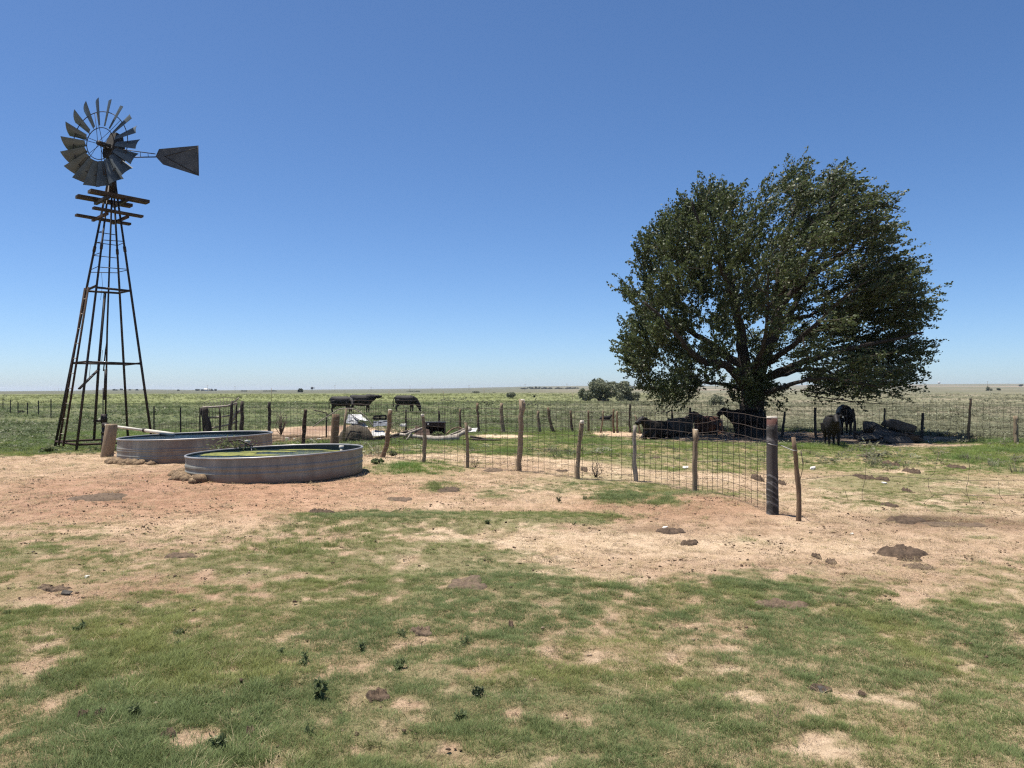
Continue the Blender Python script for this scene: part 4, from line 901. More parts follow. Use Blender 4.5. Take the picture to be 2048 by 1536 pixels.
# ------------------------------------------------------------------ cattle
def lump(parts_, voxel=.022, it=3):
    mb = MB()
    for P, ra, ell in parts_: mb.tube(P, ra, 14, ell=ell)
    me = bpy.data.meshes.new('tmp'); me.from_pydata([tuple(v) for v in np.concatenate(mb.v)], [], mb.f)
    o = bpy.data.objects.new('tmp', me); C.objects.link(o)
    m = o.modifiers.new('r', 'REMESH'); m.mode = 'VOXEL'; m.voxel_size = voxel; s = o.modifiers.new('s', 'SMOOTH'); s.iterations = it; s.factor = .5
    d = bpy.context.evaluated_depsgraph_get(); out = bpy.data.meshes.new_from_object(o.evaluated_get(d)); bpy.data.objects.remove(o); bpy.data.meshes.remove(me)
    out.polygons.foreach_set('use_smooth', np.ones(len(out.polygons), bool)); out.materials.clear(); return out
def seg(P, r, ell=1.0): return (np.array(P, float), np.array(r, float), ell)
def head(p, dirn, k=1.0, rollz=1):
    p = np.array(p, float); d = np.array(dirn, float); d /= np.linalg.norm(d); up = np.array([0, 0, 1.]); lat = np.cross(up, d); lat /= np.linalg.norm(lat); u2 = np.cross(d, lat)
    L_ = [seg([p-d*.05+u2*.02, p+d*.03+u2*.03, p+d*.14, p+d*.28-u2*.01, p+d*.38-u2*.015, p+d*.42-u2*.02], np.array([.08, .125, .135, .10, .085, .06])*k)]
    for s in (-1, 1):
        L_.append(seg([p+lat*s*.08+u2*.07, p+lat*s*.19+u2*.06-d*.03, p+lat*s*.30+u2*.03-d*.04], np.array([.03, .055, .02])*k))
    L_.append(seg([p+u2*.10-d*.02, p+u2*.15], [.07, .04])); return L_
def cow_mesh(pose, bull=False):
    if pose in ('stand', 'graze', 'turn'):
        g = 1.1 if bull else 1.0
        L_ = [seg([(-.83, 0, 1.0), (-.76, 0, 1.0), (-.58, 0, .97), (-.25, 0, .92), (.12, 0, .91), (.42, 0, .93), (.60, 0, .95), (.74, 0, .96)], np.array([.12, .235, .285, .305, .31, .30, .26, .18])*g, 1.22),
              seg([(-.75, 0, 1.16), (-.3, 0, 1.18), (.1, 0, 1.18), (.45, 0, 1.22)], [.10, .12, .12, .11]), seg([(.55, 0, .75), (.68, 0, .72)], [.16, .12])]
        for s in (-1, 1):
            f = .05*s
            L_ += [seg([(.46, .17*s, .86), (.47, .18*s, .64), (.49+f, .17*s, .38), (.47+f, .165*s, .12), (.49+f, .165*s, .06), (.51+f, .165*s, .0)], [.16, .105, .062, .045, .058, .062]),
                   seg([(-.58, .17*s, .95), (-.52, .19*s, .68), (-.62-f, .185*s, .50), (-.73-f, .18*s, .40), (-.69-f, .18*s, .13), (-.67-f, .18*s, .06), (-.65-f, .18*s, .0)], [.22, .165, .085, .062, .047, .058, .062])]
        L_.append(seg([(-.84, 0, 1.16), (-.93, 0, 1.0), (-.95, 0, .75), (-.94, 0, .52), (-.93, 0, .36)], [.035, .032, .026, .045, .025]))
        if bull: L_ += [seg([(-.05, 0, .58), (.02, 0, .50)], [.07, .04]), seg([(.40, 0, 1.05), (.7, 0, 1.08), (.98, 0, 1.13)], [.27, .25, .17], 1.2)]
        if pose == 'stand':
            hp = (1.02, 0, 1.26) if not bull else (1.08, 0, 1.17)
            L_ += [seg([(.50, 0, 1.0), (.72, 0, 1.06), (.92, 0, 1.17), hp], np.array([.24, .20, .15, .12])*g, 1.25)]+head(hp, (1, 0, -.55) if not bull else (1, 0, .12), 1.05)
        elif pose == 'turn':
            L_ += [seg([(.50, 0, 1.0), (.74, -.06, .98), (.90, -.2, .94)], [.25, .22, .15], 1.2)]+head((.92, -.25, .93), (.35, -1, -.75))
        else: L_ += [seg([(.50, 0, 1.0), (.78, 0, .86), (.98, 0, .60), (1.05, 0, .42)], [.25, .20, .15, .12], 1.2)]+head((1.06, 0, .42), (.40, 0, -1), 1.0)
    else:
        L_ = [seg([(-.85, .05, .36), (-.78, .03, .40), (-.58, 0, .42), (-.2, 0, .42), (.15, 0, .43), (.45, 0, .43), (.64, 0, .44), (.76, 0, .46)], [.12, .26, .345, .37, .37, .34, .29, .19], 1.08),
              seg([(-.3, 0, .66), (.4, 0, .70)], [.13, .12])]
        for s in (-1, 1): L_ += [seg([(.45, .2*s, .35), (.62, .28*s, .14), (.80, .26*s, .10), (.58, .24*s, .06), (.45, .22*s, .05)], [.15, .09, .065, .05, .05])]
        L_ += [seg([(-.50, .24, .35), (-.18, .42, .20), (-.45, .50, .10), (-.15, .58, .06), (.0, .60, .05)], [.20, .14, .075, .05, .05]), seg([(-.5, -.24, .3), (-.2, -.36, .16), (-.45, -.36, .08), (-.2, -.40, .06)], [.20, .13, .07, .05]),
               seg([(-.86, 0, .5), (-.98, .1, .3), (-.95, .25, .08), (-.85, .35, .05)], [.035, .03, .03, .03])]
        hp = (.92, -.04, .90); L_ += [seg([(.45, 0, .55), (.66, 0, .66), (.82, -.02, .78), hp], [.27, .23, .18, .14], 1.15)]+head(hp, (1, -.3, -.45), 1.1)
    return lump(L_)
CM = {k: cow_mesh(*a) for k, a in dict(stand=('stand',), graze=('graze',), turn=('turn',), lie=('lie',), bull=('stand', True)).items()}
def cow(kind, px, py, yaw, s, mat, label, cat='cow', group=None, d=None):
    b = at(px, py) if d is None else np.array([pt(px, py, d)[0], d, 0]); b[2] = H0(b[0], b[1])-.01
    me = CM[kind].copy(); me.name = 'cow_body'; me.materials.clear(); me.materials.append(M[mat])
    root = thing('bull' if cat == 'bull' else cat, b, label, cat, group); root.rotation_euler = (0, 0, R(yaw)); root.scale = (s, s, s)
    o = link('body', me, parent=root); return root
G = 'black and brown cattle around the pasture'
def ear_tag(root, pos, rot=(0, 0, 0), mat='pvc'):
    mb = MB(); mb.box((0, 0, 0), (.012, .06, .075)); o = link('ear_tag', mesh_np('ear_tag', mb.v[0], mb.f, M[mat], False), pos, root); o.rotation_euler = rot
c = cow('turn', 683, 828, -8, .97, 'cow_black', 'black cow with lowered head standing before the bull', group=G)
c = cow('bull', 722, 826, 2, 1.02, 'cow_black', 'heavy black bull holding its head level, beyond the debris', 'bull', G)
c = cow('graze', 811, 824, -2, 1.0, 'cow_black', 'black cow grazing alone in the green pasture', group=G); ear_tag(c, (1.08, -.18, .44))
c = cow('lie', 1314, 878, 222, .76, 'cow_black', 'black cow lying in the shade nearest the left edge of the tree', group=G)
c = cow('lie', 1358, 873, 38, .82, 'cow_grey', 'grey brown cow lying between the black one and the red brown one', group=G)
c = cow('lie', 1416, 867, -142, .84, 'cow_brown', 'red brown cow lying in the tree shade with its black head turned', group=G)
c = cow('stand', 1492, 876, 183, .76, 'cow_black', 'black cow standing half hidden behind the tree trunk', group=G, d=27.6); ear_tag(c, (1.0, .28, 1.28))
c = cow('stand', 1664, 893, -104, .70, 'cow_black', 'black young cow facing this way in the shade right of the trunk', group=G); ear_tag(c, (1.05, .26, 1.28))
c = cow('turn', 1688, 868, 74, .84, 'cow_black', 'black cow seen from behind beside the boulder pile', group=G); 
c = cow('lie', 1211, 841, 10, .36, 'cow_black', 'small black calf lying beyond the long fence', 'calf', G, d=42)

# ------------------------------------------------------------------ rocks
def rock_mb(c, dims, seed, rot=(0, 0, 0), n=16):
    r = np.random.default_rng(seed); P = r.uniform(-1, 1, (n, 3)); P = P/np.maximum(np.abs(P).max(1, keepdims=True), 1e-6)*(r.uniform(.78, 1, (n, 1)))
    bm_ = bmesh.new(); vs = [bm_.verts.new(p*np.array(dims)/2) for p in P]; g = bmesh.ops.convex_hull(bm_, input=vs)
    for v in [v for v in bm_.verts if not v.link_faces]: bm_.verts.remove(v)
    bmesh.ops.bevel(bm_, geom=bm_.edges[:], offset=min(dims)*.06, segments=1, affect='EDGES'); bmesh.ops.recalc_face_normals(bm_, faces=bm_.faces[:])
    bm_.verts.index_update(); E_ = np.array(Euler(rot).to_matrix()); V = np.array([v.co[:] for v in bm_.verts])@E_.T+np.asarray(c); f = [tuple(v.index for v in fc.verts) for fc in bm_.faces]; bm_.free()
    return MB().add(V, f)
BY = at(1770, 885)[1]
for (px, py, d, dims, rot, lab) in (
    (1799, 852, BY+.15, (1.05, .6, .36), (.12, .30, .2), 'long grey stone slab lying tilted on top of the boulder pile'),
    (1752, 855, BY+.35, (.8, .7, .45), (.1, -.05, .5), 'squarish grey boulder at the upper left of the boulder pile'),
    (1780, 866, BY+.1, (1.1, .7, .42), (0, .1, .1), 'broad grey boulder in the middle beneath the tilted slab'),
    (1812, 872, BY-.1, (.8, .6, .36), (.1, .32, -.3), 'wedge shaped grey rock sloping down at the right end of the pile'),
    (1740, 876, BY-.2, (.9, .6, .3), (0, -.08, .2), 'flat grey rock at the lower left foot of the boulder pile'),
    (1790, 881, BY-.45, (1.2, .6, .28), (0, .05, -.1), 'low wide grey rock at the front foot of the boulder pile'),
    (1835, 879, BY-.2, (.4, .35, .2), (.2, .3, .4), 'small grey rock at the right foot of the boulder pile'),
    (1722, 866, BY+.5, (.35, .3, .22), (.2, .1, .4), 'small dark rock at the left end of the boulder pile')):
    c = pt(px, py, d); single('boulder', rock_mb(c, dims, px, rot), M['rock'], c-[0, 0, dims[2]/2], lab, 'boulder', 'boulders piled under the tree')
for k_, (px, py, s, lab) in enumerate(((1371, 938, .14, 'pale flat stone on the grass edge behind the forked fence post'), (1626, 939, .15, 'pale pointed stone at the grass edge right of the stake'), (1330, 1058, .07, 'white stone lying on a dark dung stain'), (134, 1190, .085, 'round greyish stone on the bare patch at left'),
                     (174, 1156, .05, 'small white stone near the bare patch at left'), (1768, 968, .09, 'small white stone beside a dark clod in the netting area'), (1347, 937, .06, 'tiny pale stone beside the pale flat stone'), (1704, 1069, .045, 'tiny white stone on the sandy track'), (1645, 1384, .06, 'tan flat stone in the lawn at lower right'))):
    b = at(px, py); single('stone', rock_mb(b+[0, 0, s*.2], (s, s*.8, s*.55), 50+k_, (0, 0, k_), 18), M['palerock'] if k_ not in (3, 8) else M['rock'], b, lab, 'stone', smooth=False)
# ------------------------------------------------------------------ the junk heap
def logmb(P_, r, jit=.25, sides=8):
    n = len(P_); W = smooth_path(P_, n*3); return MB().tube(W, np.linspace(r[0], r[1], len(W))*(1+rng.normal(0, .08, len(W))), sides, jit=jit)
DJ = 25.2
def jl(P_, r, m, lab, name='dead_branch', cat='branch', group='dead wood in the junk heap'):
    W = [pt(x, y, DJ+d) for x, y, d in P_]; W = [np.array([p[0], p[1], max(p[2], H0(p[0], p[1])+r[0]*.8)]) for p in W]
    return single(name, logmb(W, r), M[m], W[0]-[0, 0, r[0]], lab, cat, group)
jl([(800, 869, 0), (830, 873, -.2), (865, 876, -.2), (905, 874, 0), (925, 866, .3), (940, 858, .6)], (.05, .09), 'bleached', 'long bleached log curving across the front of the junk heap', 'log', 'log')
jl([(846, 876, -.3), (880, 879, -.3), (915, 876, 0)], (.10, .13), 'bleached', 'thick pale log behind the slanted fence post with white top', 'log', 'log')
jl([(676, 883, -.3), (720, 884, -.3), (760, 876, -.1), (800, 868, .2), (830, 858, .5)], (.05, .03), 'bleached', 'grey branch rising rightwards in front of the rotten stump')
jl([(690, 886, -.4), (740, 882, -.3), (785, 872, 0), (815, 862, .2)], (.07, .04), 'post_dark', 'dark branch lying just behind the rising grey branch')
jl([(785, 875, 0), (812, 868, .2), (845, 856, .4)], (.05, .04), 'bleached', 'straight pale stick pointing at the rusty sheet')
jl([(812, 870, -.3), (822, 864, -.2), (818, 873, -.3), (812, 880, -.4)], (.045, .02), 'bleached', 'hooked grey twig in front of the rusty sheet')
jl([(945, 878, -.2), (965, 880, -.3), (1000, 880, -.3)], (.035, .02), 'post_dark', 'thin dark stick on the grass at the right end of the heap')
jl([(940, 873, 0), (960, 876, 0), (975, 879, -.1)], (.04, .02), 'post_dark', 'short dark stick beside the slim short fence post')
jl([(893, 868, .4), (905, 858, .6), (918, 855, .7), (930, 862, .6)], (.03, .025), 'post_brown', 'tangle of brown brush behind the bleached log')
jl([(895, 872, .2), (915, 864, .4), (938, 853, .8)], (.035, .02), 'bleached', 'slim bleached stick above the long log')
jl([(745, 882, -.2), (765, 874, -.1), (775, 862, 0)], (.02, .012), 'bleached', 'thin twig against the crooked fence post')
mb = MB(); hoop = [pt(x, y, DJ-.6) for x, y in ((627, 853), (640, 843), (655, 833), (670, 823), (680, 818), (700, 817), (715, 821), (730, 832), (740, 844), (746, 852))]; W = smooth_path(hoop, 24); mb.tube(W, .018, 6)
single('bent_pipe', mb, M['bleached'], (hoop[0][0], hoop[0][1], H0(*hoop[0][:2])), 'thin pale pipe bent into an arch above the junk heap', 'pipe')
mb = MB(); W = smooth_path([pt(696, 824, DJ), pt(712, 836, DJ), pt(730, 846, DJ)], 8); mb.tube(W, .012, 5); single('bent_rod', mb, M['steel'], W[0], 'dark bent rod crossing the white crumpled sheets', 'rod')
mb = MB(); mb.tube([(*pt(686, 868, DJ-.8)[:2], H0(*pt(686, 868, DJ-.8)[:2])-.1), pt(690, 845, DJ-.8), pt(693, 817, DJ-.8)], [.045, .042, .036], 8, jit=.2)
single('leaning_stake', mb, M['post_grey'], pt(686, 868, DJ-.8), 'grey leaning stake inside the junk heap near the thick round fence post', 'stake')
mb = MB(); W = [pt(653, 846, DJ+.4), pt(654, 830, DJ+.4), pt(653, 826, DJ+.4), pt(640, 823, DJ+.4), pt(627, 820, DJ+.4)]; mb.tube([(W[0][0], W[0][1], H0(*W[0][:2]))]+W[:3], .025, 6, jit=.2); mb.tube(W[2:], .018, 5, jit=.2)
single('dead_sapling', mb, M['post_dark'], (W[0][0], W[0][1], H0(*W[0][:2])), 'small dead stick bent over at the left of the junk heap', 'branch')
def sheet(name, corners, mat, lab, cat='metal sheet', bumpy=.012, th=.012):
    A_, B_, C_, D_ = [np.array(c) for c in corners]; n = 7; V = []
    nn = np.cross(B_-A_, D_-A_); nn /= np.linalg.norm(nn)
    for i in range(n):
        for j in range(n):
            u, v = i/(n-1), j/(n-1); V.append(A_*(1-u)*(1-v)+B_*u*(1-v)+C_*u*v+D_*(1-u)*v+nn*rng.normal()*bumpy)
    V = np.array(V); f = [(i*n+j, (i+1)*n+j, (i+1)*n+j+1, i*n+j+1) for i in range(n-1) for j in range(n-1)]; o = n*n
    rimi = [i*n for i in range(n)]+[(n-1)*n+j for j in range(1, n)]+[i*n+n-1 for i in range(n-2, -1, -1)]+[j for j in range(n-2, 0, -1)]
    mb = MB(); mb.add(np.concatenate([V, V-nn*th]), f+[tuple(x+o for x in q[::-1]) for q in f]+[(rimi[q], rimi[q-1], rimi[q-1]+o, rimi[q]+o) for q in range(len(rimi))])
    return single(name, mb, M[mat], V.mean(0)*[1, 1, 0]+[0, 0, V[:, 2].min()], lab, cat, smooth=False)
s_ = lambda x, y, d: pt(x, y, DJ+d)
sheet('metal_sheet', [s_(691, 846, .5), s_(714, 848, -.1), s_(718, 839, .1), s_(697, 828, .8)], 'grey_metal', 'grey crumpled sheet leaning at the left of the white sheets')
sheet('metal_sheet', [s_(714, 839, -.1), s_(737, 842, .0), s_(722, 830, .9), s_(700, 828, .9)], 'white', 'white crumpled sheet lying bent on top of the heap')
sheet('metal_sheet', [s_(698, 858, -.2), s_(736, 854, -.1), s_(730, 845, .4), s_(704, 845, .4)], 'white', 'second white sheet tucked under the bent top sheet')
sheet('metal_sheet', [s_(744, 873, -.3), s_(774, 870, -.2), s_(768, 862, .5), s_(743, 861, .5)], 'white', 'pale sheet lying flat at the foot of the blue grey tray')
sheet('metal_sheet', [s_(746, 853, .3), s_(776, 851, .3), s_(775, 840, .7), s_(747, 842, .7)], 'blue_metal', 'blue grey sheet standing below the dark open frame')
sheet('metal_sheet', [s_(828, 871, .1), s_(860, 872, .1), s_(858, 856, .7), s_(830, 853, .7)], 'rust', 'rusty red sheet propped behind the long log')
sheet('metal_sheet', [s_(922, 864, .4), s_(952, 863, .3), s_(955, 856, .8), s_(926, 857, .8)], 'white', 'pale crumpled scrap beside the bleached sticks')
# dark open frame
root = thing('open_rack', s_(761, 838, .6)-[0, 0, .3], 'dark rusty open rack standing on the blue grey sheet', 'rack')
for (a, b) in (((747, 833), (772, 831)), ((747, 838), (772, 838)), ((747, 833), (747, 838)), ((760, 832), (760, 838)), ((772, 831), (772, 838))):
    mb = MB(); mb.board(s_(*a, .6), s_(*b, .6), .06, .05, (0, 1, 0)); part('bar', mb, M['steel'], root, False)
mb = MB(); mb.board(s_(747, 835.5, .78), s_(772, 834.5, .78), .02, .11, (0, 1, 0)); part('back_panel', mb, M['rust'], root, False)
# rusty box
c = s_(870, 857, .9); root = thing('rusty_box', c-[0, 0, .22], 'dark rusty metal box overgrown by green weeds', 'metal box'); mb = MB()
x0, x1, y0, y1 = -.33, .33, -.25, .25
mb.box(c+[x0, 0, 0], (.02, .5, .40)); mb.box(c+[x1, 0, 0], (.02, .5, .40)); mb.box(c+[0, y1, 0], (.64, .02, .40)); mb.box(c+[0, 0, -.19], (.64, .48, .02)); mb.box(c+[0, y0, .15], (.64, .02, .12)); part('box_shell', mb, M['rust'], root, False)
mb = MB(); mb.box(c+[0, 0, .21], (.72, .56, .025)); part('lid', mb, M['steel'], root, False)
mb = MB(); mb.tube([c+[-.2, y0-.02, .15], c+[-.2, y0-.035, .15]], .03, 10); part('dial', mb, M['white'], root)
# rotten stump / half barrel
c = s_(712, 868, -.35); mb = MB(); V = []
for q, (r, z) in enumerate(((.52, -.28), (.50, -.1), (.44, .08), (.30, .20), (.12, .26))):
    for a in np.arange(20)*math.pi/10: V.append(c+np.array([r*1.1*math.cos(a), r*.7*math.sin(a), z])+rng.normal(0, .022, 3))
mb.add(V, [(q*20+a, q*20+(a+1) % 20, (q+1)*20+(a+1) % 20, (q+1)*20+a) for q in range(4) for a in range(20)]+[tuple(80+a for a in range(20))])
single('rotten_stump', mb, M['stump'], c-[0, 0, .28], 'large dark rotten stump in front of the white sheets', 'stump')
for k_, (px, py, s) in enumerate(((638, 884, .11), (640, 858, .09), (588, 862, .1), (575, 862, .14), (560, 848, .09), (530, 858, .12), (648, 869, .08), (622, 872, .09), (600, 846, .09), (805, 853, .16))):
    b = pt(px, py, 25.6); b[2] = H0(b[0], b[1]) if k_ != 9 else b[2]
    single('rubble_chunk', rock_mb(b+[0, 0, s*.25], (s*1.5, s, s*.7), 80+k_, (0, 0, k_), 18), M['palerock'], b, 'pale rubble chunk '+['on the tank side below the round fence post', 'on the dirt left of the round fence post', 'nearest the pen wire end', 'largest on the dirt bank', 'near the dry dark bush', 'right of the dry dark bush', 'beside the round fence post', 'left of the rusty steel fence post', 'highest on the dirt bank', ''][k_] if k_ != 9 else 'white chunk resting on the dark branch beside the rusty sheet', 'rubble', 'pale chunks on the dirt bank' if k_ != 9 else None, smooth=False)
mb = MB()
for q in range(46):
    x = rng.uniform(-8.8, -5.2); y = rng.uniform(24.6, 27.4); s = .12+.2*rng.random(); mb.add(*[(np.array([v.co[:] for v in b_.verts])*[s*1.6, s, s*.35]*(1+.2*rng.normal())+[x, y, H0(x, y)], [tuple(v.index for v in f_.verts) for f_ in b_.faces]) for b_ in [bmesh.new()] if bmesh.ops.create_icosphere(b_, subdivisions=1, radius=1)][0])
tag(link('dirt_bank', mesh_np('dirt_bank', np.concatenate(mb.v), mb.f, M['mud_clod'])), 'bank of reddish dirt and litter behind the two tanks', kind='stuff')

# ------------------------------------------------------------------ shrubs and plants
def bush(name, px, py, wpx, hpx, n, leaf, mat, label, cat, group=None, d=None, stems=5, seed=0):
    r = np.random.default_rng(seed+int(px)); b = at(px, py) if d is None else np.array([pt(px, py, d)[0], d, 0.]); b[2] = H0(b[0], b[1]); W_, H_ = wpx*b[1]/F/2, hpx*b[1]/F
    root = thing(name, b, label, cat, group); mb = MB(); tips = []
    for q in range(stems):
        a = r.uniform(0, 6.28); e = b+np.array([math.cos(a)*W_*.6, math.sin(a)*W_*.5, H_*r.uniform(.5, .8)]); mb.tube(smooth_path([b, (b+e)/2+[0, 0, H_*.1], e], 6), np.linspace(.03, .01, 6)*max(1, H_), 5)
    part('stems', mb, M['dry_twig'], root); P = []; lobes = []
    nl = 12 if n > 600 else 6
    for q in range(nl):
        a = r.uniform(0, 6.28); rr = W_*math.sqrt(r.random())*.75; zz = H_*(.16+.62*r.random()*(1-.45*(rr/W_)**2)); lobes.append((b+np.array([rr*math.cos(a), rr*math.sin(a)*.8, zz]), W_*r.uniform(.25, .42), H_*r.uniform(.16, .28)))
    for c, rw, rh in lobes:
        k_ = n//nl; v = r.normal(0, 1, (k_, 3)); v /= np.linalg.norm(v, axis=1, keepdims=True); P.append(c+v*np.array([rw, rw, rh])*(.55+.55*r.random((k_, 1))))
    P = np.concatenate(P); P = P[P[:, 2] > b[2]+.03]; N = len(P); D_ = r.normal(0, 1, (N, 3)); D_ /= np.linalg.norm(D_, axis=1, keepdims=True); s = np.cross(D_, r.normal(0, 1, (N, 3))); s /= np.linalg.norm(s, axis=1, keepdims=True); l = leaf*(.6+.8*r.random((N, 1)))
    quad = np.stack([P-D_*l, P+s*l*.6, P+D_*l, P-s*l*.6], 1).reshape(-1, 3)
    link('crown', mesh_np('crown', quad-b, np.arange(N*4).reshape(-1, 4), M[mat], False), parent=root); return root
SH = 'grey green shrubs left of the tree'
bush('shrub', 1198, 803, 78, 50, 7000, .16, 'shrub_leaf', 'largest grey green shrub standing far out left of the big tree', 'shrub', SH, seed=1)
bush('shrub', 1243, 802, 52, 43, 4600, .16, 'shrub_leaf', 'second tall grey green shrub close right of the largest one', 'shrub', SH, seed=2)
bush('shrub', 1170, 802, 30, 28, 1800, .15, 'shrub_leaf', 'low grey green shrub at the left foot of the largest one', 'shrub', SH, seed=3)
bush('shrub', 1266, 802, 30, 20, 1500, .14, 'shrub_leaf', 'small grey green shrub at the right end of the group', 'shrub', SH, seed=4)
bush('shrub', 1022, 797, 17, 14, 1300, .17, 'shrub_leaf', 'lone round shrub in the far pasture beyond the tall forked post', 'shrub', seed=5)
bush('shrub', 1069, 795, 5, 5, 250, .16, 'dark_leaf', 'tiny dark shrub right of the lone round shrub', 'shrub', seed=6)
bush('shrub', 1432, 812, 40, 24, 1200, .09, 'shrub_leaf', 'pale bush showing beneath the low boughs of the big tree', 'shrub', seed=7)
bush('tree', 600, 785.5, 11, 7, 700, .9, 'dark_leaf', 'dark round tree alone on the horizon above the tanks', 'tree', seed=8, d=620)
bush('shrub', 42+1, 827, 9, 9, 500, .06, 'dry_twig', 'brown dead bush by the barbed wire fence', 'shrub', seed=9)
bush('shrub', 1978, 790, 14, 8, 500, .5, 'shrub_leaf', 'pale shrub far out on the right slope', 'shrub', seed=10, d=520)
bush('shrub', 1998, 788, 9, 6, 300, .5, 'dark_leaf', 'dark shrub just right of the pale one on the right slope', 'shrub', seed=11, d=540)
bush('weed', 874, 868, 28, 22, 700, .055, 'weed_leaf', 'leafy green weed growing over the rusty box', 'weed', seed=12, d=25.4)
bush('weed', 785, 912, 20, 13, 260, .03, 'weed_leaf', 'leafy green weed at the foot of the crooked fence post', 'weed', seed=13)
bush('weed', 752, 928, 34, 11, 300, .035, 'weed_leaf', 'leafy weed in the corner between the fence and the algae tank', 'weed', seed=14)
bush('weed', 2030, 886, 16, 12, 200, .03, 'dark_leaf', 'dark weed at the foot of the last right fence post', 'weed', seed=15)
bush('weed', 95, 905, 40, 14, 900, .035, 'weed_leaf', 'bright weed clump at the left foot of the windmill', 'weed', seed=16)
# dry shrub behind the mesh
def twiggy(px, py, wpx, hpx, n, label, seed, d=None, r0=.012, mat='dry_twig', name='dry_shrub', cat='shrub'):
    r = np.random.default_rng(seed); b = at(px, py) if d is None else np.array([pt(px, py, d)[0], d, 0.]); b[2] = H0(b[0], b[1]); W_, H_ = wpx*b[1]/F/2, hpx*b[1]/F
    mb = MB()
    for q in range(n):
        a = r.uniform(0, 6.28); l = r.uniform(.5, 1); e = b+np.array([math.cos(a)*W_*l, math.sin(a)*W_*l, H_*r.uniform(.4, 1)]); m = (b+e)/2+r.normal(0, .08*H_, 3); mb.tube([b, m, e], [r0, r0*.7, r0*.35], 4)
        for k_ in range(3): u = r.uniform(.3, .9); p = m*(1-u)+e*u; mb.tube([p, p+r.normal(0, .14, 3)*H_+[0, 0, .12*H_]], [r0*.5, r0*.25], 3)
    root = thing(name, b, label, cat); part('twigs', mb, M[mat], root)['kind'] = 'stuff'; return root
twiggy(562, 853, 26, 46, 16, 'dry dark bush behind the wire between the tanks and the fence corner', 31, 27.5, .016)
twiggy(1192, 956, 12, 52, 5, 'thin dead sapling standing in the fence right of the third wooden post', 32, None, .008)
twiggy(1190, 955, 18, 26, 5, 'low dead twigs beside the thin sapling in the fence', 33, None, .007)
twiggy(951, 935, 16, 22, 8, 'small dead weed beside the slim short fence post', 34, None, .006)
# weeds in the lawn
WD = [(724, 1304, 18, 34, 'upright dark green weed in the middle of the lawn left of centre'), (560, 1310, 20, 24, 'dark weed on the left lawn beside a yellowish patch'), (640, 1398, 28, 46, 'tall leafy weed on the left lawn near the bottom'), (610, 1330, 40, 30, 'wide sprawling weed above the tall leafy one'),
      (955, 1396, 24, 30, 'dark spiky weed in the lower middle of the lawn'), (800, 1340, 26, 34, 'upright weed right of the thin middle patch'), (805, 1272, 30, 20, 'low spreading weed beside a round brown dung pat'), (435, 1500, 36, 40, 'leafy weed near the bottom edge at left'), (268, 1432, 26, 28, 'dark weed above the two small dung pats at left'),
      (930, 1290, 26, 22, 'thin weed right of the round brown dung pat'), (160, 1262, 30, 24, 'grey green weed near the left edge'), (365, 1290, 44, 18, 'pale grassy weed in the left lawn'), (15, 1228, 14, 14, 'small weed at the very left edge'), (1118, 1004, 14, 16, 'small dark weed on the hummock before the fence'),
      (1170, 1000, 10, 10, 'tiny dark weed on the hummock'), (975, 1048, 14, 14, 'small weed in the green strip on the sand'), (1148, 1050, 12, 10, 'small weed at the right end of the green strip'), (620, 1470, 30, 24, 'sprawling weed near the bottom edge'), (920, 1440, 30, 24, 'grey weed below the dark spiky one'), (355, 1270, 40, 16, 'low grassy weed in the left lawn')]
for k_, (px, py, wp, hp, lab) in enumerate(WD):
    r = np.random.default_rng(300+k_); b = at(px, py); W_, H_ = wp*b[1]/F/2, hp*b[1]/F; mb = MB(); root = thing('weed', b, lab, 'weed', 'weeds in the lawn and sand')
    nst = int(r.integers(4, 11)); lf = r.uniform(.7, 1.5); H_ *= r.uniform(.48, .75); W_ *= .8
    for q in range(nst):
        a = r.uniform(0, 6.28); e = b+np.array([math.cos(a)*W_*.8, math.sin(a)*W_*.8, H_*r.uniform(.25, 1)]); st = smooth_path([b, (b*.55+e*.45)+[0, 0, H_*.15], e], 6); mb.tube(st, np.linspace(.003, .0015, 6), 4)
        for p in np.concatenate([st[1:], st[2:]]):
            for s_i in range(3):
                u = r.normal(0, 1, 3)+[0, 0, .3]; u /= np.linalg.norm(u); v = np.cross(u, r.normal(0, 1, 3)); v /= np.linalg.norm(v); l = lf*r.uniform(.018, .035)*(H_/.12)**.5
                mb.add([p, p+u*l*.5+v*l*.2, p+u*l, p+u*l*.5-v*l*.2], [(0, 1, 2, 3)])
    part('foliage', mb, M['weed_leaf'] if k_ not in (4, 13) else M['dark_leaf'], root)['kind'] = 'stuff'
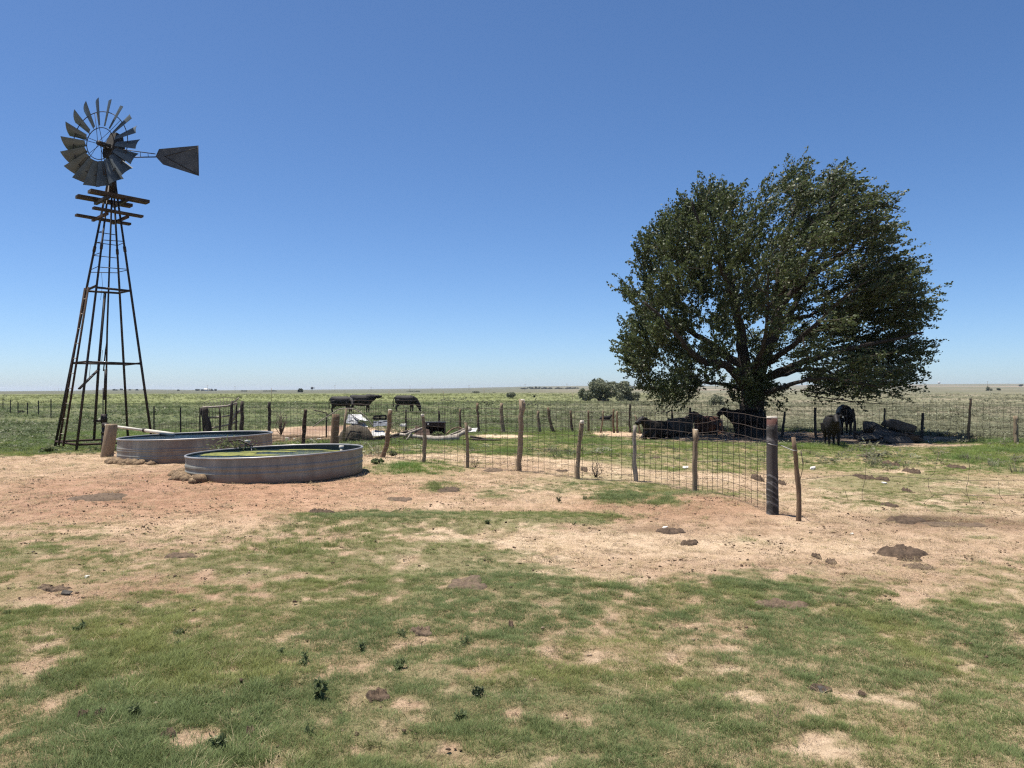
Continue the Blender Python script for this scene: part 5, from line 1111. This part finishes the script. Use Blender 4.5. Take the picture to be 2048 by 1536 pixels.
# ------------------------------------------------------------------ dung pats
def pat(px, py, wpx, hpx, mat, label, group=None, hgt=.028, seed=0, crumbs=0):
    cx, cy, rx, ry = ext(px, py, wpx/2, hpx/2); r = np.random.default_rng(seed+int(px)); rx, ry = rx*1.05, max(ry, .03)*1.05; mb = MB(); na_, nr_ = 26, 6; V = [(cx, cy, H0(cx, cy)+hgt)]
    an = np.arange(na_)*2*math.pi/na_; edge = .55+1.1*(fbm(np.cos(an)*1.2+seed+px, np.sin(an)*1.2, .55, 4, 5)-.15)*(.85+.3*r.random(na_))
    for q in range(1, nr_+1):
        u = q/nr_; z = hgt*(1-u**5)*(.75+.25*math.cos(u*9))
        for k_ in range(na_):
            x, y = cx+rx*u*edge[k_]*math.cos(an[k_]), cy+ry*u*edge[k_]*math.sin(an[k_]); V.append((x, y, H0(x, y)+z*(.35+1.2*r.random())-(.012 if q == nr_ else -.004)))
    mb.add(V, [(0, 1+k_, 1+(k_+1) % na_) for k_ in range(na_)]+[(1+q*na_+k_, 1+(q+1)*na_+k_, 1+(q+1)*na_+(k_+1) % na_, 1+q*na_+(k_+1) % na_) for q in range(nr_-1) for k_ in range(na_)])
    return single('dung_pat', mb, M[mat], (cx, cy, H0(cx, cy)), label, 'dung pat', group)
for a in ((1800, 1106, 96, 17, 'dung', 'largest dark dung pat on the sandy track at right', None, .05), (1840, 1138, 60, 10, 'dung_old', 'brown dung pat just below the largest dark one'), (1820, 1122, 46, 6, 'dung', 'thin dark crescent of dung below the largest pat'),
          (1808, 1041, 70, 12, 'dung', 'dark dung pat below the sagging netting', None, .04), (1632, 1114, 22, 7, 'dung', 'small dark dung pat on the track below the stake'), (1662, 1123, 26, 7, 'dung_old', 'small grey dung pat right of the small dark one'), (1566, 1211, 106, 18, 'dung_old', 'crumbling brown dung pat in the right lawn', None, .03),
          (935, 1171, 98, 30, 'dung_old', 'wide flat grey dung pat in the centre lawn', None, .02), (846, 1267, 46, 16, 'dung_old', 'round brown dung pat between two weeds', None, .03), (756, 1392, 46, 18, 'dung', 'dark crumbled dung pat in the lower lawn left of centre', None, .03), (360, 1115, 60, 12, 'dung_old', 'flat grey dung pat at the edge of the left lawn'),
          (640, 1028, 60, 8, 'dung', 'dark dung clods on the sand in front of the algae tank', None, .05), (800, 998, 50, 8, 'dung_old', 'brown dung smear on the sand below the green clump'), (1340, 1068, 70, 10, 'dung', 'dark dung patch with a white stone on it', None, .03), (1380, 1087, 40, 7, 'dung', 'dark dung clods on the track left of the post'),
          (200, 1000, 110, 12, 'dung_old', 'brown dung and straw spread on the left sand'), (110, 1182, 60, 7, 'dung_old', 'long flat dung pat at the left bare patch'), (165, 1434, 22, 12, 'dung', 'left of two small dark dung pats at lower left', None, .03), (200, 1434, 22, 12, 'dung', 'right of two small dark dung pats at lower left', None, .03),
          (336, 1475, 26, 16, 'dung', 'small dark dung pat near the bottom left', None, .03), (500, 1464, 20, 12, 'dung', 'small dark dung lump in the bottom left lawn', None, .03), (1640, 1378, 50, 14, 'dung', 'dark dung pat beside a tan flat stone', None, .02), (1724, 1388, 14, 12, 'dung', 'small dark dung lump right of the tan stone', None, .02),
          (1514, 961, 13, 9, 'dung', 'round dark clod on the sand just left of the striped post', None, .09), (1560, 968, 10, 7, 'dung', 'small dark clod just right of the striped post', None, .06), (1779, 930, 20, 6, 'dung', 'dark clod at the back edge of the netting sand', None, .07), (1826, 946, 20, 6, 'dung', 'dark clod in the netting sand right of centre', None, .07),
          (1913, 938, 20, 6, 'dung', 'dark clod at the grass edge at right', None, .07), (1766, 962, 16, 7, 'dung', 'dark clod beside the white stone in the netting area', None, .06), (1728, 956, 24, 8, 'dung', 'dark weed covered clod under the hanging wire', None, .06), (1813, 983, 12, 5, 'dung', 'tiny dark clod in the middle of the netting area', None, .05),
          (1781, 1015, 34, 8, 'dung', 'flat dark pat along the lowest netting wire', None, .03), (1725, 916, 14, 5, 'dung', 'dark lump on the grass strip right of the young cow', None, .07), (1310, 918, 18, 6, 'dung', 'grey lump on the grass behind the fence'), (1168, 941, 14, 6, 'dung', 'brown clod at the foot of the third wooden post', None, .06), (1125, 943, 26, 5, 'dung', 'dark dung on the sand behind the fence'),
          (985, 942, 40, 6, 'dung_old', 'brown litter at the foot of the tall forked post'), (895, 980, 50, 9, 'dung', 'dark dung beneath the grass clump near the fence'), (1022, 1250, 12, 10, 'dung', 'tiny dark dung lump in the centre lawn', None, .03), (1920, 1052, 130, 12, 'dung_old', 'broad brown dung spread at the right edge of the sand', None, .02)):
    pat(*a)
# ------------------------------------------------------------------ far away
def far_pole(px, top, d, r, label, name='utility_pole', cat='pole', grp=None, arm=False):
    x = pt(px, 780, d)[0]; z0 = H0(x, d); zt = pt(px, top, d)[2]; mb = MB(); mb.tube([(x, d, z0-.2), (x, d, zt)], r, 5)
    if arm: mb.tube([(x-1.2, d, zt-.6), (x+1.2, d, zt-.6)], r*.6, 4)
    return single(name, mb, M['post_grey'], (x, d, z0), label, cat, grp)
for px, top, d, ll in ((543, 776, 125, 'behind the pen wire left of the dry bush'), (778, 780, 128, 'between the bull and the grazing cow'), (968, 775, 128, 'left of the lone round shrub'), (1145, 786, 130, 'left of the grey green shrubs'), (887, 782, 150, 'right of the grazing cow')): far_pole(px, top, d, .035, 'tall thin far post '+ll, 'distant_post', 'post', 'tall thin posts far out in the pasture')
UP = ['faint utility pole on the horizon above the dark gate post', 'faint utility pole on the horizon above the wire gate stakes', 'faint utility pole on the horizon above the round fence post', 'faint utility pole on the horizon above the bull', 'faint utility pole on the horizon above the grazing cow', 'faint utility pole on the horizon above the rusty box', 'faint utility pole on the horizon left of the lone far shrub', 'faint utility pole on the horizon above the tall forked post', 'faint utility pole on the horizon above the leaning far fence stake', 'first of four faint poles left of the windmill', 'second of four faint poles left of the windmill', 'third of four faint poles left of the windmill', 'fourth of four faint poles left of the windmill', 'faint pole on the right horizon above the last fence posts']
for uk, (px, top, d) in enumerate(((415, 770, 900), (470, 772, 900), (670, 770, 900), (742, 774, 900), (820, 771, 900), (864, 774, 900), (938, 770, 860), (1050, 768, 800), (1134, 767, 800), (110, 776, 1500), (117, 776, 1500), (123, 776, 1500), (131, 776, 1500), (1975, 762, 900))):
    far_pole(px, top, d, .13, UP[uk], grp='utility poles along the horizon', arm=True)
d = 900; x = pt(624, 780, d)[0]; z0 = H0(x, d); root = thing('distant_windmill', (x, d, z0), 'tiny distant windmill on the horizon right of the dark round tree', 'windmill'); mb = MB(); zt = pt(624, 776, d)[2]
for s in (-1, 1): mb.tube([(x+s*1.1, d, z0), (x+s*.15, d, zt)], .12, 4)
part('tower', mb, M['steel'], root); mb = MB(); mb.tube([(x, d-.2, zt), (x, d+.2, zt)], 1.6, 14); part('wheel', mb, M['vane'], root); mb = MB(); mb.board((x, d, zt), (x+3.2, d, zt), .1, .9); part('tail', mb, M['vane'], root)
for (px, py, w_, h_, lab) in ((412, 781.2, 7, 5, 'white roofed farmhouse far away on the horizon'), (418, 783, 6, 3, 'low white shed beside the distant farmhouse'), (249, 783, 5, 2.5, 'small pale shed below the distant mesa')):
    d = 1500; c = pt(px, py, d); z0 = H0(c[0], d); W_, H_ = w_*d/F, h_*d/F; root = thing('farm_building', (c[0], d, z0), lab, 'building'); zb = max(z0, c[2]-H_)
    mb = MB(); mb.box((c[0], d, zb+H_*.3), (W_, W_*.6, H_*.6)); part('wall', mb, M['pvc'], root, False)
    mb = MB(); a = W_*.53; e = W_*.33; mb.add([(c[0]-a, d-e, zb+H_*.6), (c[0]+a, d-e, zb+H_*.6), (c[0]+a, d+e, zb+H_*.6), (c[0]-a, d+e, zb+H_*.6), (c[0]-a, d, zb+H_), (c[0]+a, d, zb+H_)], [(0, 1, 5, 4), (2, 3, 4, 5), (0, 4, 3), (1, 2, 5), (3, 2, 1, 0)]); part('roof', mb, M['white'], root, False)
    mb = MB(); mb.box((c[0]-W_*.2, d-W_*.3-.03, zb+H_*.25), (W_*.15, .06, H_*.3)); part('window', mb, M['blue_metal'], root, False)
d = 3300; c = pt(1878, 765.5, d); z0 = H0(c[0], d); root = thing('water_tower', (c[0], d, z0), 'faint white water tower on the right horizon', 'water tower'); mb = MB(); mb.tube([(c[0], d, z0-2), (c[0], d, c[2])], 1.1, 8); part('stem', mb, M['white'], root)
mb = MB(); th = np.linspace(0, math.pi, 8); mb.tube([(c[0], d, c[2]+5*math.cos(t)) for t in th[::-1]], np.maximum(.2, 6*np.sin(th)), 14); part('bowl', mb, M['white'], root)
FT = 'dark trees dotted along the horizon'
WH = ['tree left of the white farmhouse', 'tree just before the white farmhouse', 'larger tree right of the white farmhouse', 'last tree at the right of the farmhouse shed', 'tree seen just right of the windmill pump rod', 'second tree right of the windmill pump rod', 'tree left of the pale shed below the mesa', 'tree inside the far right windmill leg', 'tree right of the pale shed below the mesa', 'tree just inside the right windmill leg', 'tree above the slack wire mesh', 'tree at the far right edge of the horizon',
      'tree in the middle of the long tree row', 'tallest tree of the long tree row', 'tree at the left start of the long tree row', 'tree right of the tallest one in the row', 'tree near the middle right of the long row', 'low tree left of the grey green shrubs', 'tree touching the left of the grey green shrubs', 'tree hidden behind the largest grey green shrub', 'tree between the shrubs and the big tree', 'tree under the left boughs of the big tree', 'low tree row behind the left boughs of the big tree', 'low brush strip left of the lone round shrub', 'low brush strip left of the round horizon tree', 'low brush strip above the wire gate', 'low brush strip above the grazing cow']
for k_, (px, py, w_, h_, d) in enumerate(((396, 782, 9, 5, 1500), (406, 783, 7, 5, 1500), (422, 782, 9, 6, 1500), (431, 782.5, 6, 5, 1500), (228, 786, 4, 4, 1300), (233, 786, 3, 3, 1300), (243, 786, 6, 4, 1400), (260, 787, 4, 3, 1300), (274, 787, 4, 4, 1300), (288, 787, 5, 4, 1300), (356, 787, 5, 3, 1300), (2042, 774, 8, 6, 1500),
       (1063, 776, 20, 6, 1300), (1075, 776, 14, 8, 1300), (1050, 776.5, 16, 4, 1300), (1088, 776, 12, 5, 1300), (1100, 776, 16, 4, 1300), (1118, 776, 18, 4, 1300), (1136, 776, 14, 5, 1300), (1150, 776, 16, 4, 1300), (1262, 776, 18, 7, 1300), (1280, 776, 16, 6, 1300), (1300, 777, 20, 5, 1300), (950, 788, 16, 3, 420), (540, 785.5, 26, 2, 900), (490, 786, 14, 2, 900), (830, 786, 30, 2, 700))):
    bush('distant_tree', px, py, w_*1.05, h_*.72, 260, .0009*d, 'far_leaf', 'distant '+WH[k_], 'tree', FT, d=d, stems=2, seed=400+k_)

# ------------------------------------------------------------------ air
hm = bpy.data.materials.new('thin_haze'); hm.use_nodes = True; hn = hm.node_tree; hn.nodes.remove(hn.nodes['Principled BSDF'])
vp = hn.nodes.new('ShaderNodeVolumePrincipled'); vp.inputs['Density'].default_value = 0.9e-4; vp.inputs['Color'].default_value = (.80, .88, 1, 1); vp.inputs['Anisotropy'].default_value = .2
hn.links.new(vp.outputs[0], hn.nodes['Material Output'].inputs['Volume'])
mb = MB(); mb.box((0, 0, (36-16)/2), (18600, 18600, 52)); hz = link('haze', mesh_np('haze', mb.v[0], mb.f, hm, False)); tag(hz, 'thin summer haze over the plain', kind='stuff')
